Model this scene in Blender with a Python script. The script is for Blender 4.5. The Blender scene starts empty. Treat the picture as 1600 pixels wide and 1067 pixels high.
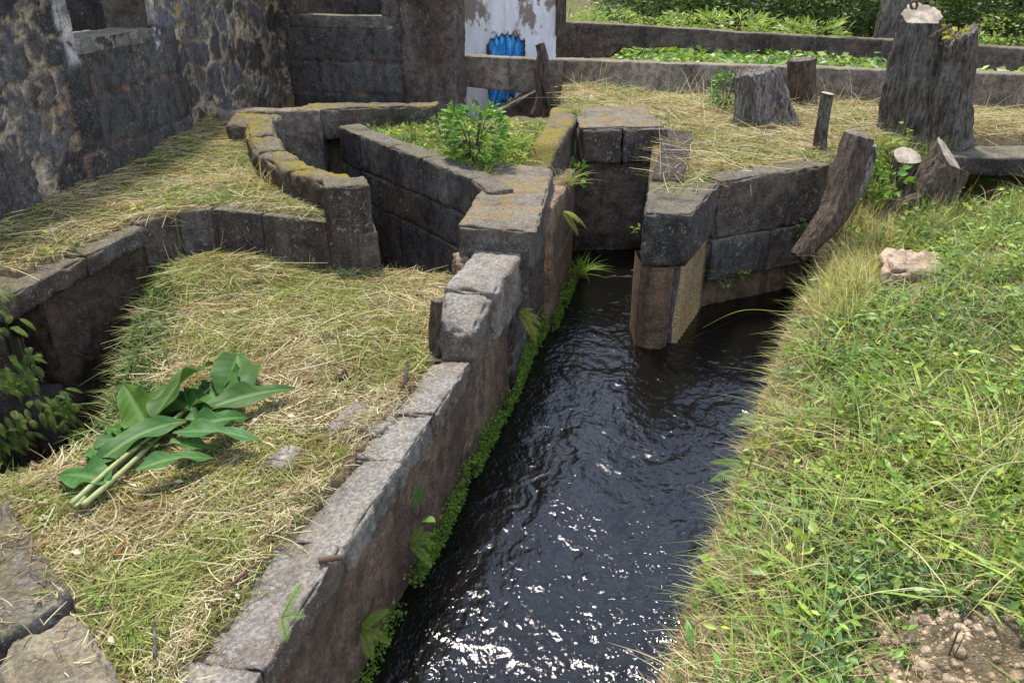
import bpy, math, random
import numpy as np
from mathutils import Vector, Matrix
random.seed(5)
R = np.random.RandomState(11)
SC = bpy.context.scene
COL = SC.collection

# ------------------------------------------------------------------ camera, sky, sun, exposure
PITCH = math.radians(26.4); FPX = 1175.0; CH = 4.0
cam = bpy.data.cameras.new('camera'); camo = bpy.data.objects.new('camera', cam); COL.objects.link(camo)
camo.location = (0, 0, CH); camo.rotation_euler = (math.pi/2 - PITCH, 0, 0)
cam.sensor_width = 36; cam.lens = FPX/1600*36; cam.clip_start = .05; cam.clip_end = 2000
SC.camera = camo
SUN_EL, SUN_AZ = 67.0, -22.0          # azimuth from +Y towards +X
W = bpy.data.worlds.new('World'); SC.world = W; W.use_nodes = True
nt = W.node_tree; nt.nodes.clear()
wo = nt.nodes.new('ShaderNodeOutputWorld'); bg = nt.nodes.new('ShaderNodeBackground')
sk = nt.nodes.new('ShaderNodeTexSky'); sk.sky_type = 'NISHITA'; sk.sun_disc = False
sk.sun_elevation = math.radians(SUN_EL); sk.sun_rotation = math.radians(SUN_AZ)
sk.air_density = 1.1; sk.dust_density = .35; sk.ozone_density = 1.5
tc = nt.nodes.new('ShaderNodeTexCoord')
cn = nt.nodes.new('ShaderNodeTexNoise'); cn.inputs['Scale'].default_value = 2.6; cn.inputs['Detail'].default_value = 6
cr = nt.nodes.new('ShaderNodeValToRGB'); cr.color_ramp.elements[0].position = .41; cr.color_ramp.elements[1].position = .65
mx = nt.nodes.new('ShaderNodeMix'); mx.data_type = 'RGBA'; mx.inputs['B'].default_value = (7.2, 7.9, 9.8, 1)
nt.links.new(tc.outputs['Generated'], cn.inputs['Vector']); nt.links.new(cn.outputs['Fac'], cr.inputs['Fac'])
nt.links.new(cr.outputs['Color'], mx.inputs['Factor']); nt.links.new(sk.outputs['Color'], mx.inputs['A'])
nt.links.new(mx.outputs['Result'], bg.inputs['Color']); bg.inputs['Strength'].default_value = .15
nt.links.new(bg.outputs['Background'], wo.inputs['Surface'])
sl = bpy.data.lights.new('sun', 'SUN'); sl.energy = 3.9; sl.angle = math.radians(6); sl.color = (1, .94, .83)
so = bpy.data.objects.new('sun', sl); COL.objects.link(so)
_e, _a = math.radians(SUN_EL), math.radians(SUN_AZ)
SUND = Vector((math.sin(_a)*math.cos(_e), math.cos(_a)*math.cos(_e), math.sin(_e)))
so.rotation_euler = SUND.to_track_quat('Z', 'Y').to_euler(); so.location = SUND*50
SC.view_settings.view_transform = 'Standard'; SC.view_settings.look = 'None'
SC.view_settings.gamma = 1; SC.view_settings.exposure = 0.68; SC.view_settings.use_curve_mapping = False
SC.cycles.max_bounces = 6; SC.cycles.transparent_max_bounces = 4
SC.cycles.diffuse_bounces = 3

# ------------------------------------------------------------------ helpers: pixel <-> place
_cp, _sp = math.cos(PITCH), math.sin(PITCH)
def ray(px, py):
    dx = (px-800)/FPX; dy = (533.5-py)/FPX
    return np.array([dx, _cp+dy*_sp, -_sp+dy*_cp])
def P(px, py, z):
    d = ray(px, py); t = (z-CH)/d[2]; return np.array([d[0]*t, d[1]*t, z])
def PY(px, py, Y):
    d = ray(px, py); t = Y/d[1]; return np.array([d[0]*t, Y, CH+d[2]*t])
def PR(px, py, z):        # metres per pixel at that point
    d = ray(px, py); return ((z-CH)/d[2])/FPX

# ------------------------------------------------------------------ helpers: noise
_perm = np.random.RandomState(3).permutation(256)
_perm = np.concatenate([_perm, _perm, _perm])
_grad = np.random.RandomState(4).normal(size=(256, 3)); _grad /= np.linalg.norm(_grad, axis=1)[:, None]
def pn(p):
    p = np.asarray(p, float); i = np.floor(p).astype(int); f = p-i; i &= 255
    u = f*f*f*(f*(f*6-15)+10); out = 0
    for dx in (0, 1):
        for dy in (0, 1):
            for dz in (0, 1):
                h = _perm[_perm[_perm[i[..., 0]+dx]+i[..., 1]+dy]+i[..., 2]+dz]
                g = _grad[h]; d = f-np.array([dx, dy, dz])
                w = (u[..., 0] if dx else 1-u[..., 0])*(u[..., 1] if dy else 1-u[..., 1])*(u[..., 2] if dz else 1-u[..., 2])
                out = out+w*(g*d).sum(-1)
    return out*1.6
def fbm(p, freq=1., octv=4, gain=.5, seed=0.):
    p = np.asarray(p, float)*freq+seed*17.3+.37; a = 1.; s = 0; n = 0
    for _ in range(octv):
        s = s+a*pn(p); n += a; a *= gain; p = p*2.03+5.1
    return s/n
def ss(a, b, x):
    t = np.clip((x-a)/(b-a), 0, 1); return t*t*(3-2*t)
def xy0(x, y): return np.stack([x, y, np.zeros_like(x)], -1)

# ------------------------------------------------------------------ helpers: polygons in plan
def inpoly(x, y, poly):
    poly = np.asarray(poly)[:, :2]; r = np.zeros(np.shape(x), bool); n = len(poly)
    for k in range(n):
        x1, y1 = poly[k]; x2, y2 = poly[(k+1) % n]
        if y1 == y2: continue
        c = ((y1 > y) != (y2 > y)) & (x < (x2-x1)*(y-y1)/(y2-y1)+x1); r ^= c
    return r
def pdist(x, y, line):
    line = np.asarray(line)[:, :2]; d = np.full(np.shape(x), 1e9)
    for k in range(len(line)-1):
        a, b = line[k], line[k+1]; ab = b-a; L = (ab*ab).sum()
        t = np.clip(((x-a[0])*ab[0]+(y-a[1])*ab[1])/L, 0, 1)
        d = np.minimum(d, np.hypot(x-a[0]-t*ab[0], y-a[1]-t*ab[1]))
    return d

# ------------------------------------------------------------------ helpers: objects
def thing(name, label, cat, loc=(0, 0, 0), group=None):
    o = bpy.data.objects.new(name, None); COL.objects.link(o); o.location = [float(v) for v in loc]; o.empty_display_size = .1
    o['label'] = label; o['category'] = cat
    if group: o['group'] = group
    return o
def tag(o, label, cat, group=None):
    o['label'] = label; o['category'] = cat
    if group: o['group'] = group
    return o
def kind(o, k, label=None, cat=None):
    o['kind'] = k
    if label: o['label'] = label
    if cat: o['category'] = cat
    return o
TINTS = np.array([(1.04, 1, .95), (1.14, 1., .86), (.84, .79, .75), (1.25, 1.08, .9), (1., .97, .92), (1.3, 1.22, 1.1), (1.12, .93, .8)])
def mk(name, V, F, mat, parent=None, col=None, smooth=True, label=None):
    """V (n,3), F list of (m,3)/(m,4) index arrays, one mesh object"""
    if not isinstance(F, (list, tuple)): F = [F]
    V = np.asarray(V, np.float32)
    F = [np.asarray(f, np.int32) for f in F if len(f)]
    me = bpy.data.meshes.new(name)
    me.vertices.add(len(V)); me.vertices.foreach_set('co', V.ravel())
    li = np.concatenate([f.ravel() for f in F]); tot = np.concatenate([np.full(len(f), f.shape[1], np.int32) for f in F])
    st = np.concatenate([[0], np.cumsum(tot)[:-1]]).astype(np.int32)
    me.loops.add(len(li)); me.loops.foreach_set('vertex_index', li)
    me.polygons.add(len(tot)); me.polygons.foreach_set('loop_start', st); me.polygons.foreach_set('loop_total', tot)
    if smooth: me.polygons.foreach_set('use_smooth', np.ones(len(tot), bool))
    if col is not None:
        a = me.color_attributes.new('col', 'FLOAT_COLOR', 'POINT')
        c = np.ones((len(V), 4), np.float32); c[:, :3] = col; a.data.foreach_set('color', c.ravel())
    me.update(calc_edges=True); me.validate()
    me.materials.append(mat)
    if col is None and mat.get('tinted'):
        a = me.color_attributes.new('col', 'FLOAT_COLOR', 'POINT'); rt = np.random.RandomState(len(V)*7+len(bpy.data.objects)); c = np.ones((len(V), 4), np.float32); c[:, :3] = TINTS[rt.randint(len(TINTS))]*rt.uniform(.8, 1.2); a.data.foreach_set('color', c.ravel())
    o = bpy.data.objects.new(name, me); COL.objects.link(o)
    if parent is not None:
        o.parent = parent; o.matrix_parent_inverse = Matrix.Translation(-parent.location)
    if label: o['label'] = label
    return o
class MB:
    """collects pieces of ONE mesh"""
    def __init__(s): s.V = []; s.F = []; s.C = []; s.n = 0
    def add(s, V, F, C=None):
        if not isinstance(F, (list, tuple)): F = [F]
        V = np.asarray(V, float).reshape(-1, 3)
        for f in F: s.F.append(np.asarray(f)+s.n)
        s.V.append(V); s.n += len(V)
        if C is not None: s.C.append(np.broadcast_to(np.asarray(C, float), V.shape).copy())
        return s
    def build(s, name, mat, parent=None, smooth=True, label=None):
        q = [f for f in s.F if f.shape[1] == 4]; t = [f for f in s.F if f.shape[1] == 3]
        F = ([np.concatenate(q)] if q else [])+([np.concatenate(t)] if t else [])
        return mk(name, np.concatenate(s.V), F, mat, parent, np.concatenate(s.C) if s.C else None, smooth, label)

def hexv(c8, res=.06, r=.03, amp=.012, seed=0., chip=1.):
    """a stone: hexahedron from 8 corners (0-3 bottom ring, 4-7 top ring), rounded, worn and displaced"""
    c = np.asarray(c8, float)
    ax = [c[[1, 2, 5, 6]].mean(0)-c[[0, 3, 4, 7]].mean(0), c[[2, 3, 6, 7]].mean(0)-c[[0, 1, 4, 5]].mean(0), c[4:].mean(0)-c[:4].mean(0)]
    dims = np.array([np.linalg.norm(a) for a in ax]); axn = [a/np.linalg.norm(a) for a in ax]
    r = min(r*.6, .3*dims.min())
    ts = []
    for d in dims:
        n = int(np.clip(round((d-2*r)/res), 1, 90)); inner = np.linspace(r/d, 1-r/d, n+1)
        ts.append(np.concatenate([[0, .45*r/d], inner, [1-.45*r/d, 1]]))
    N = [len(t) for t in ts]
    idx = {}; keys = []; quads = []
    def vid(I):
        k = (I[..., 0]*N[1]+I[..., 1])*N[2]+I[..., 2]; return k
    faces = []
    for a in range(3):
        b, d = (a+1) % 3, (a+2) % 3
        for side in (0, N[a]-1):
            ib, idd = np.meshgrid(np.arange(N[b]), np.arange(N[d]), indexing='ij')
            I = np.zeros(ib.shape+(3,), int); I[..., a] = side; I[..., b] = ib; I[..., d] = idd
            k = vid(I)
            q = np.stack([k[:-1, :-1], k[1:, :-1], k[1:, 1:], k[:-1, 1:]], -1).reshape(-1, 4)
            if side == 0: q = q[:, ::-1]
            faces.append(q)
    Q = np.concatenate(faces); u, inv = np.unique(Q, return_inverse=True); Q = inv.reshape(Q.shape)
    i0 = u//(N[1]*N[2]); i1 = (u//N[2]) % N[1]; i2 = u % N[2]
    p = np.stack([ts[0][i0], ts[1][i1], ts[2][i2]], -1)
    m = (p-.5)*dims; e = dims/2; q = np.clip(m, -(e-r), e-r); d = m-q
    n = d/np.maximum(np.linalg.norm(d, axis=1), 1e-9)[:, None]
    m = q+r*n; w = m/dims+.5
    uu, vv, ww = w[:, 0:1], w[:, 1:2], w[:, 2:3]
    def bil(a, b, cc, dd): return a*(1-uu)*(1-vv)+b*uu*(1-vv)+cc*uu*vv+dd*(1-uu)*vv
    pos = bil(*c[:4])*(1-ww)+bil(*c[4:])*ww
    nw = n[:, 0:1]*axn[0]+n[:, 1:2]*axn[1]+n[:, 2:3]*axn[2]
    edge = 1-ss(.75, 1., np.abs(n).max(1))
    disp = amp*(1.3*fbm(pos, 2.2, 3, .5, seed)+1.1*fbm(pos, 11, 3, .65, seed+3))
    disp -= edge*chip*amp*4.5*np.maximum(0, fbm(pos, 4.5, 3, .6, seed+7)+.05)
    pos = pos+nw*disp[:, None]
    return pos, Q
def box8(quad, z0, z1):
    """quad: 4 plan points; z0/z1 scalars or 4 values"""
    q = [np.asarray(v, float)[:2] for v in quad]
    z0 = np.broadcast_to(z0, 4); z1 = np.broadcast_to(z1, 4)
    return np.array([[*q[k], z0[k]] for k in range(4)]+[[*q[k], z1[k]] for k in range(4)])
def offs(path, d):
    """plan path moved sideways by d (positive = left of travel), mitred"""
    p = np.asarray(path, float)[:, :2]; n = len(p); out = []
    t = np.diff(p, axis=0); t /= np.linalg.norm(t, axis=1)[:, None]; nn = np.stack([-t[:, 1], t[:, 0]], -1)
    for k in range(n):
        if k == 0: v = nn[0]
        elif k == n-1: v = nn[-1]
        else:
            v = nn[k-1]+nn[k]; v /= np.linalg.norm(v); v = v/max(.4, v.dot(nn[k]))
        out.append(p[k]+v*d)
    return np.array(out)
def masonry(mb, path, thick, levels, length=.8, res=.06, r=.025, amp=.012, seed=0., gap=.012, mortar=(1.9, 1.25, 1.05)):
    """courses of stones along a plan path (thick>0: body lies left of travel). levels: z from top to bottom"""
    path = np.asarray(path, float); o = path[:, :2]; i = offs(path, thick)
    zt = path[:, 2] if path.shape[1] > 2 else np.full(len(path), levels[0])
    L = np.concatenate([[0], np.cumsum(np.linalg.norm(np.diff(o, axis=0), axis=1))])
    rr = np.random.RandomState(int(seed*100)+1)
    def at(s, A): return np.array([np.interp(s, L, A[:, k]) for k in range(2)])
    for c in range(len(levels)-1):
        cuts = set(L.tolist()); 
        for k in range(len(L)-1):
            seg = L[k+1]-L[k]; n = max(1, int(round(seg/length+rr.uniform(-.25, .25))))
            for j in range(1, n): cuts.add(L[k]+seg*(j+rr.uniform(-.18, .18))/n)
        cuts = sorted(cuts)
        for a, b in zip(cuts[:-1], cuts[1:]):
            if b-a < .03: continue
            a2, b2 = a+gap, b-gap
            inset = rr.uniform(0, .022)
            qo = [at(a2, o), at(b2, o)]; qi = [at(b2, i), at(a2, i)]
            nrm = (qi[1]-qo[0]); nrm = nrm/np.linalg.norm(nrm)*inset
            quad = [qo[0]+nrm, qo[1]+nrm, qi[0], qi[1]]
            if thick < 0: quad = [quad[1], quad[0], quad[3], quad[2]]
            if c == 0:
                za, zb = np.interp(a2, L, zt), np.interp(b2, L, zt)
                z1 = [za, zb, zb, za] if thick > 0 else [zb, za, za, zb]
            else: z1 = levels[c]-gap
            seed += 1.7
            mb.add(*hexv(box8(quad, levels[c+1], z1), res, r, amp, seed), TINTS[rr.randint(len(TINTS))]*rr.uniform(.75, 1.25))
    sg = 1 if thick > 0 else -1; oc, ic = offs(path, .048*sg), offs(path, thick-.045*sg)
    for k in range(len(path)-1):
        qd = [oc[k], oc[k+1], ic[k+1], ic[k]] if thick > 0 else [oc[k+1], oc[k], ic[k], ic[k+1]]
        zc = [zt[k], zt[k+1], zt[k+1], zt[k]] if thick > 0 else [zt[k+1], zt[k], zt[k], zt[k+1]]
        mb.add(*hexv(box8(qd, levels[-1]+.02, np.array(zc)-.05), .1, .01, .004, seed+k), np.array(mortar))
    return mb
def loft(stations, res=.07, r=.05, amp=.015, seed=0., n=None):
    """a long beam: stations = (outer xy, inner xy, zbot, ztop); rounded rectangle sections"""
    S = [(np.asarray(a, float)[:2], np.asarray(b, float)[:2], float(z0), float(z1)) for a, b, z0, z1 in stations]
    L = np.concatenate([[0], np.cumsum([np.linalg.norm(S[k+1][0]-S[k][0]) for k in range(len(S)-1)])])
    m = n or max(2, int(L[-1]/res)); ss_ = np.unique(np.concatenate([np.linspace(0, L[-1], m), L]))
    def itp(f): return np.interp(ss_, L, [f(s) for s in S])
    ox, oy, ix, iy = itp(lambda s: s[0][0]), itp(lambda s: s[0][1]), itp(lambda s: s[1][0]), itp(lambda s: s[1][1])
    z0, z1 = itp(lambda s: s[2]), itp(lambda s: s[3])
    th = np.mean(np.hypot(ox-ix, oy-iy)); hh = np.mean(z1-z0)
    ra, rh = min(.3, r/th), min(.3, r/hh)
    na, nh = max(2, int(th/res)), max(2, int(hh/res))
    prof = []
    for k in range(nh+1): prof.append((0, rh+(1-2*rh)*k/nh))
    prof += [(ra*.3, 1-rh*.3)]
    for k in range(na+1): prof.append((ra+(1-2*ra)*k/na, 1))
    prof += [(1-ra*.3, 1-rh*.3)]
    for k in range(nh+1): prof.append((1, 1-rh-(1-2*rh)*k/nh))
    prof += [(1-ra*.3, rh*.3)]
    for k in range(na+1): prof.append((1-ra-(1-2*ra)*k/na, 0))
    prof += [(ra*.3, rh*.3)]
    pr = np.array(prof); a = pr[:, 0][None]; h = pr[:, 1][None]
    X = ox[:, None]*(1-a)+ix[:, None]*a; Y = oy[:, None]*(1-a)+iy[:, None]*a; Z = z0[:, None]*(1-h)+z1[:, None]*h
    V = np.stack([X, Y, Z], -1); cen = V.mean(1, keepdims=True); dirn = V-cen
    nx = np.stack([(ix-ox)/th, (iy-oy)/th], -1)[:, None]
    dn = np.zeros_like(V); dn[..., :2] = nx*np.where(a < .02, -1, np.where(a > .98, 1, (a-.5)*.3))[..., None]
    dn[..., 2] = np.where(h < .02, -1, np.where(h > .98, 1, (h-.5)*.3)); dn /= np.linalg.norm(dn, axis=-1)[..., None]
    dsp = amp*(1.4*fbm(V, 1.7, 4, .55, seed)+.8*fbm(V, 10, 3, .6, seed+2))
    V = V+dn*dsp[..., None]
    ns, k = V.shape[:2]; I = np.arange(ns*k).reshape(ns, k); J = np.roll(I, -1, 1)
    Q = np.stack([I[:-1], I[1:], J[1:], J[:-1]], -1).reshape(-1, 4)
    VV = V.reshape(-1, 3); extra = []; T = []
    for row, flip in ((0, False), (ns-1, True)):
        c = len(VV)+len(extra); extra.append(V[row].mean(0))
        t = np.stack([np.full(k, c), I[row], J[row]], -1); T.append(t[:, ::-1] if flip else t)
    return np.concatenate([VV, np.array(extra)]), [Q[:, ::-1], np.concatenate(T)[:, ::-1]]

def ribbons(P0, D, N, L, Wd, segs=3, bend=None, prof='blade', fold=0., lift=0.):
    """many blades/leaves at once. D direction, N face normal hint, bend (n,3) added * t^2 * L"""
    n = len(P0); t = np.linspace(0, 1, segs+1)
    D = D/np.linalg.norm(D, axis=1)[:, None]
    S = np.cross(D, N); S /= np.maximum(np.linalg.norm(S, axis=1), 1e-6)[:, None]
    U = np.cross(S, D)
    L = np.broadcast_to(L, n).astype(float); Wd = np.broadcast_to(Wd, n).astype(float)
    c = P0[:, None]+D[:, None]*(L[:, None]*t[None])[..., None]
    if bend is not None: c = c+bend[:, None]*(L[:, None]*t[None]**2)[..., None]
    if prof == 'blade': w = np.clip(1-t, 0, 1)**.55*(.55+.45*np.minimum(1, t*4)); w[-1] = .06
    elif prof == 'straw': w = np.ones_like(t); w[-1] = .5
    else: w = np.sin(np.pi*np.clip(t*.93+.06, 0, 1)**.85); w[-1] = .04; w[0] = .12
    hw = (Wd[:, None]*w[None]*.5)[..., None]
    if fold:
        up = U[:, None]*hw*fold
        V = np.stack([c-S[:, None]*hw+up, c, c+S[:, None]*hw+up], 2); k = 3
    else:
        V = np.stack([c-S[:, None]*hw, c+S[:, None]*hw], 2); k = 2
    I = np.arange(n*(segs+1)*k).reshape(n, segs+1, k)
    Q = np.concatenate([np.stack([I[:, :-1, j], I[:, :-1, j+1], I[:, 1:, j+1], I[:, 1:, j]], -1).reshape(-1, 4) for j in range(k-1)])
    return V.reshape(-1, 3), Q, (segs+1)*k
def cards(P0, D, N, L, Wd, fold=.25):
    """many small leaves, one folded quad pair each"""
    return ribbons(P0, D, N, L, Wd, 2, None, 'leaf', fold)
def rep(c, k): return np.repeat(c, k, axis=0)
def rdir(n, zlo=-.2, zhi=.2, az=None, spread=math.pi):
    a = R.uniform(-math.pi, math.pi, n) if az is None else az+R.normal(0, spread, n)
    z = R.uniform(zlo, zhi, n); v = np.stack([np.cos(a), np.sin(a), z], -1); return v/np.linalg.norm(v, axis=1)[:, None]
def pick(cols, n, jit=.15, w=None):
    c = np.array(cols)[R.choice(len(cols), n, p=w)]; return np.clip(c*(1+R.normal(0, jit, (n, 1))), .004, .95)
def tube(path, rad, seg=8, cap=True):
    p = np.asarray(path, float); n = len(p); rad = np.broadcast_to(rad, n)
    t = np.gradient(p, axis=0); t /= np.maximum(np.linalg.norm(t, axis=1), 1e-9)[:, None]
    ref = np.array([0, 0, 1.]) if abs(t[0, 2]) < .9 else np.array([1., 0, 0])
    a = np.cross(t, ref); a /= np.maximum(np.linalg.norm(a, axis=1), 1e-6)[:, None]; b = np.cross(t, a)
    an = np.linspace(0, 2*np.pi, seg, endpoint=False)
    V = p[:, None]+(a[:, None]*np.cos(an)[None, :, None]+b[:, None]*np.sin(an)[None, :, None])*rad[:, None, None]
    I = np.arange(n*seg).reshape(n, seg); J = np.roll(I, -1, 1)
    Q = np.stack([I[:-1], J[:-1], J[1:], I[1:]], -1).reshape(-1, 4)
    VV = V.reshape(-1, 3); F = [Q]
    if cap:
        VV = np.concatenate([VV, p[:1], p[-1:]]); c0, c1 = n*seg, n*seg+1
        F.append(np.concatenate([np.stack([np.full(seg, c0), J[0], I[0]], -1), np.stack([np.full(seg, c1), I[-1], J[-1]], -1)]))
    return VV, F
def smooth_path(pts, n):
    pts = np.asarray(pts, float); k = len(pts); x = np.linspace(0, k-1, n); i = np.clip(x.astype(int), 0, k-2); f = (x-i)[:, None]
    def g(j): return pts[np.clip(j, 0, k-1)]
    p0, p1, p2, p3 = g(i-1), g(i), g(i+1), g(i+2)
    return .5*((2*p1)+(-p0+p2)*f+(2*p0-5*p1+4*p2-p3)*f**2+(-p0+3*p1-3*p2+p3)*f**3)

# ------------------------------------------------------------------ materials
class NT:
    def __init__(s, name):
        s.m = bpy.data.materials.new(name); s.m.use_nodes = True; s.t = s.m.node_tree; s.t.nodes.clear()
        s.out = s.t.nodes.new('ShaderNodeOutputMaterial'); s.b = s.t.nodes.new('ShaderNodeBsdfPrincipled')
        s.t.links.new(s.b.outputs[0], s.out.inputs[0]); g = s.t.nodes.new('ShaderNodeNewGeometry')
        s.pos = g.outputs['Position']; s.nor = g.outputs['Normal']
    def put(s, inp, v):
        if v is None: return
        if hasattr(v, 'is_linked'): s.t.links.new(v, inp)
        elif isinstance(v, (tuple, list)) and len(v) == 3 and inp.type == 'RGBA': inp.default_value = (*v, 1)
        else: inp.default_value = v
    def noise(s, scale, detail=5, rough=.55, vec=None, dist=0.):
        n = s.t.nodes.new('ShaderNodeTexNoise'); n.inputs['Scale'].default_value = scale; n.inputs['Detail'].default_value = detail
        n.inputs['Roughness'].default_value = rough; n.inputs['Distortion'].default_value = dist
        s.put(n.inputs['Vector'], vec if vec is not None else s.pos); return n.outputs['Fac']
    def scaled(s, v, loc=(0, 0, 0)):
        n = s.t.nodes.new('ShaderNodeMapping'); n.inputs['Scale'].default_value = v; n.inputs['Location'].default_value = loc; s.put(n.inputs['Vector'], s.pos); return n.outputs[0]
    def ramp(s, fac, lo, hi, a=0., b=1.):
        n = s.t.nodes.new('ShaderNodeMapRange'); n.interpolation_type = 'SMOOTHSTEP'; s.put(n.inputs['Value'], fac)
        for k, v in zip(('From Min', 'From Max', 'To Min', 'To Max'), (lo, hi, a, b)): n.inputs[k].default_value = v
        return n.outputs[0]
    def mix(s, f, a, b, mode='MIX'):
        n = s.t.nodes.new('ShaderNodeMix'); n.data_type = 'RGBA'; n.blend_type = mode
        s.put(n.inputs['Factor'], f); s.put(n.inputs['A'], a); s.put(n.inputs['B'], b); return n.outputs['Result']
    def math(s, op, a, b=0.):
        n = s.t.nodes.new('ShaderNodeMath'); n.operation = op; s.put(n.inputs[0], a); s.put(n.inputs[1], b); return n.outputs[0]
    def sep(s, v):
        n = s.t.nodes.new('ShaderNodeSeparateXYZ'); s.put(n.inputs[0], v); return n.outputs
    def attr(s, name='col'):
        n = s.t.nodes.new('ShaderNodeAttribute'); n.attribute_name = name; return n.outputs['Color']
    def bump(s, h, dist=.01, strength=.8, nrm=None):
        n = s.t.nodes.new('ShaderNodeBump'); n.inputs['Distance'].default_value = dist; n.inputs['Strength'].default_value = strength
        s.put(n.inputs['Height'], h); 
        if nrm is not None: s.put(n.inputs['Normal'], nrm)
        return n.outputs[0]
    def fin(s, col, rough=.9, nrm=None, spec=.3):
        s.put(s.b.inputs['Base Color'], col); s.put(s.b.inputs['Roughness'], rough); s.put(s.b.inputs['Normal'], nrm)
        s.b.inputs['Specular IOR Level'].default_value = spec; return s.m
def stone(name, c1, c2, lich=.4, moss=0., brown=0., top=None, topamt=.6, streak=.2, bd=.014, vcol=False, mosscol=(.10, .085, .02), browncol=(.075, .045, .025)):
    s = NT(name)
    n1 = s.noise(1.1, 8, .62); n2 = s.noise(7, 8, .65); n3 = s.noise(38, 5, .6); n4 = s.noise(130, 3, .6)
    if vcol: c = s.attr()
    else: c = s.mix(1., s.mix(s.ramp(n1, .36, .62), c1, c2), s.attr(), 'MULTIPLY'); s.m['tinted'] = 1
    c = s.mix(s.ramp(n2, .42, .62, 0, .85), c, s.mix(1., c, (.40, .39, .38), 'MULTIPLY'))
    n0 = s.noise(.55, 3, .5, s.scaled((1, 1, 1), (11, 3, 5))); c = s.mix(s.ramp(n0, .42, .6, 0, .6), c, s.mix(1., c, (.62, .56, .50), 'MULTIPLY'))
    c = s.mix(s.ramp(n3, .44, .60, .0, .45), c, s.mix(1., c, (2.1, 2.05, 1.95), 'MULTIPLY'))
    c = s.mix(s.ramp(n4, .56, .66, .0, .5), c, s.mix(1., c, (.3, .3, .3), 'MULTIPLY'))
    if brown:
        nb = s.noise(1.6, 7, .6, s.scaled((1, 1, .7), (3, 7, 1)))
        c = s.mix(s.ramp(nb, .42, .62, 0, brown), c, browncol)
    if streak:
        st = s.noise(5, 6, .6, s.scaled((1, 1, .12), (2, 2, 0)))
        c = s.mix(s.ramp(st, .55, .75, 0, streak), c, (.26, .25, .24))
        st2 = s.noise(6, 6, .6, s.scaled((1, 1, .1), (9, 1, 0)))
        c = s.mix(s.ramp(st2, .52, .7, 0, .6), c, s.mix(1., c, (.35, .34, .33), 'MULTIPLY'))
    if lich:
        l1 = s.noise(16, 6, .7, s.scaled((1, 1, 1), (5, 0, 3))); lm = s.noise(1.7, 4, .6, s.scaled((1, 1, 1), (1, 4, 8)))
        f = s.math('MULTIPLY', s.ramp(l1, .57, .64), s.ramp(lm, .4, .62, .1, lich))
        c = s.mix(f, c, (.36, .35, .32))
        l2 = s.noise(85, 3, .6, s.scaled((1, 1, 1), (7, 7, 7))); c = s.mix(s.math('MULTIPLY', s.ramp(l2, .61, .66), s.ramp(lm, .35, .6, .1, min(1., lich*1.3))), c, (.42, .41, .38))
    nz = s.sep(s.nor)[2]
    if top:
        t = s.math('MULTIPLY', s.ramp(nz, .45, .85), s.ramp(s.noise(3.2, 7, .65, s.scaled((1, 1, 1), (4, 4, 4))), .34, .6, .15, topamt))
        c = s.mix(t, c, s.mix(s.ramp(n3, .35, .65), tuple(v*.55 for v in top), tuple(v*1.25 for v in top)))
    if moss:
        t = s.math('MULTIPLY', s.ramp(nz, .2, .8), s.ramp(s.noise(2.3, 8, .7, s.scaled((1, 1, 1), (8, 1, 2))), .44, .58, 0, moss))
        c = s.mix(t, c, s.mix(s.ramp(n3, .3, .7), mosscol, tuple(v*1.9 for v in mosscol)))
    h = s.math('ADD', s.math('MULTIPLY', n2, 1.6), s.math('ADD', s.math('MULTIPLY', n3, 1.), s.math('MULTIPLY', n4, .4)))
    return s.fin(c, .88, s.bump(h, bd, .9), .25)
def vleaf(name, trans=.3, rough=.5, spec=.35):
    s = NT(name); c = s.attr(); s.fin(c, rough, None, spec)
    t = s.t.nodes.new('ShaderNodeBsdfTranslucent'); s.put(t.inputs['Color'], s.mix(1., c, (1.5, 1.45, .7), 'MULTIPLY'))
    m = s.t.nodes.new('ShaderNodeMixShader'); m.inputs[0].default_value = trans
    s.t.links.new(s.b.outputs[0], m.inputs[1]); s.t.links.new(t.outputs[0], m.inputs[2]); s.t.links.new(m.outputs[0], s.out.inputs[0]); return s.m
M = {}
M['basalt'] = stone('basalt', (.040, .037, .036), (.105, .097, .092), lich=.55, moss=.25, brown=.35, top=(.17, .15, .11), topamt=.7, streak=.18)
M['basalt_moss'] = stone('basalt_mossy', (.045, .041, .037), (.11, .10, .088), lich=.45, moss=.95, brown=.5, top=(.17, .14, .085), topamt=.8, streak=.2, mosscol=(.12, .095, .015))
M['shaft'] = stone('shaft_stone', (.10, .072, .05), (.20, .15, .105), lich=.25, brown=.6, streak=.15, browncol=(.13, .085, .05))
M['slick'] = stone('wet_dark_stone', (.032, .028, .025), (.080, .070, .062), lich=.3, brown=.4, streak=.22, browncol=(.035, .024, .016))
M['coping'] = stone('coping_stone', (.12, .105, .092), (.25, .225, .195), lich=.9, moss=.12, brown=.75, top=(.27, .25, .23), topamt=.7, streak=.2, browncol=(.11, .08, .055))
M['mudwall'] = stone('mud_stained_wall', (.13, .098, .072), (.23, .178, .135), lich=.25, brown=.65, streak=.10, bd=.02, browncol=(.085, .052, .032))
M['concrete'] = stone('old_concrete', (.13, .125, .12), (.25, .24, .225), lich=.5, moss=.25, brown=.25, top=(.22, .18, .12), topamt=.8, streak=.3)
M['concrete_dark'] = stone('dark_old_concrete', (.045, .041, .039), (.11, .10, .094), lich=.35, moss=.2, brown=.35, top=(.20, .17, .12), topamt=.8, streak=.25, browncol=(.08, .04, .03))
M['pitwall'] = stone('mossy_pit_wall', (.045, .035, .026), (.105, .078, .055), lich=.15, moss=.3, brown=.7, streak=.12, bd=.025, browncol=(.055, .035, .02))
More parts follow.
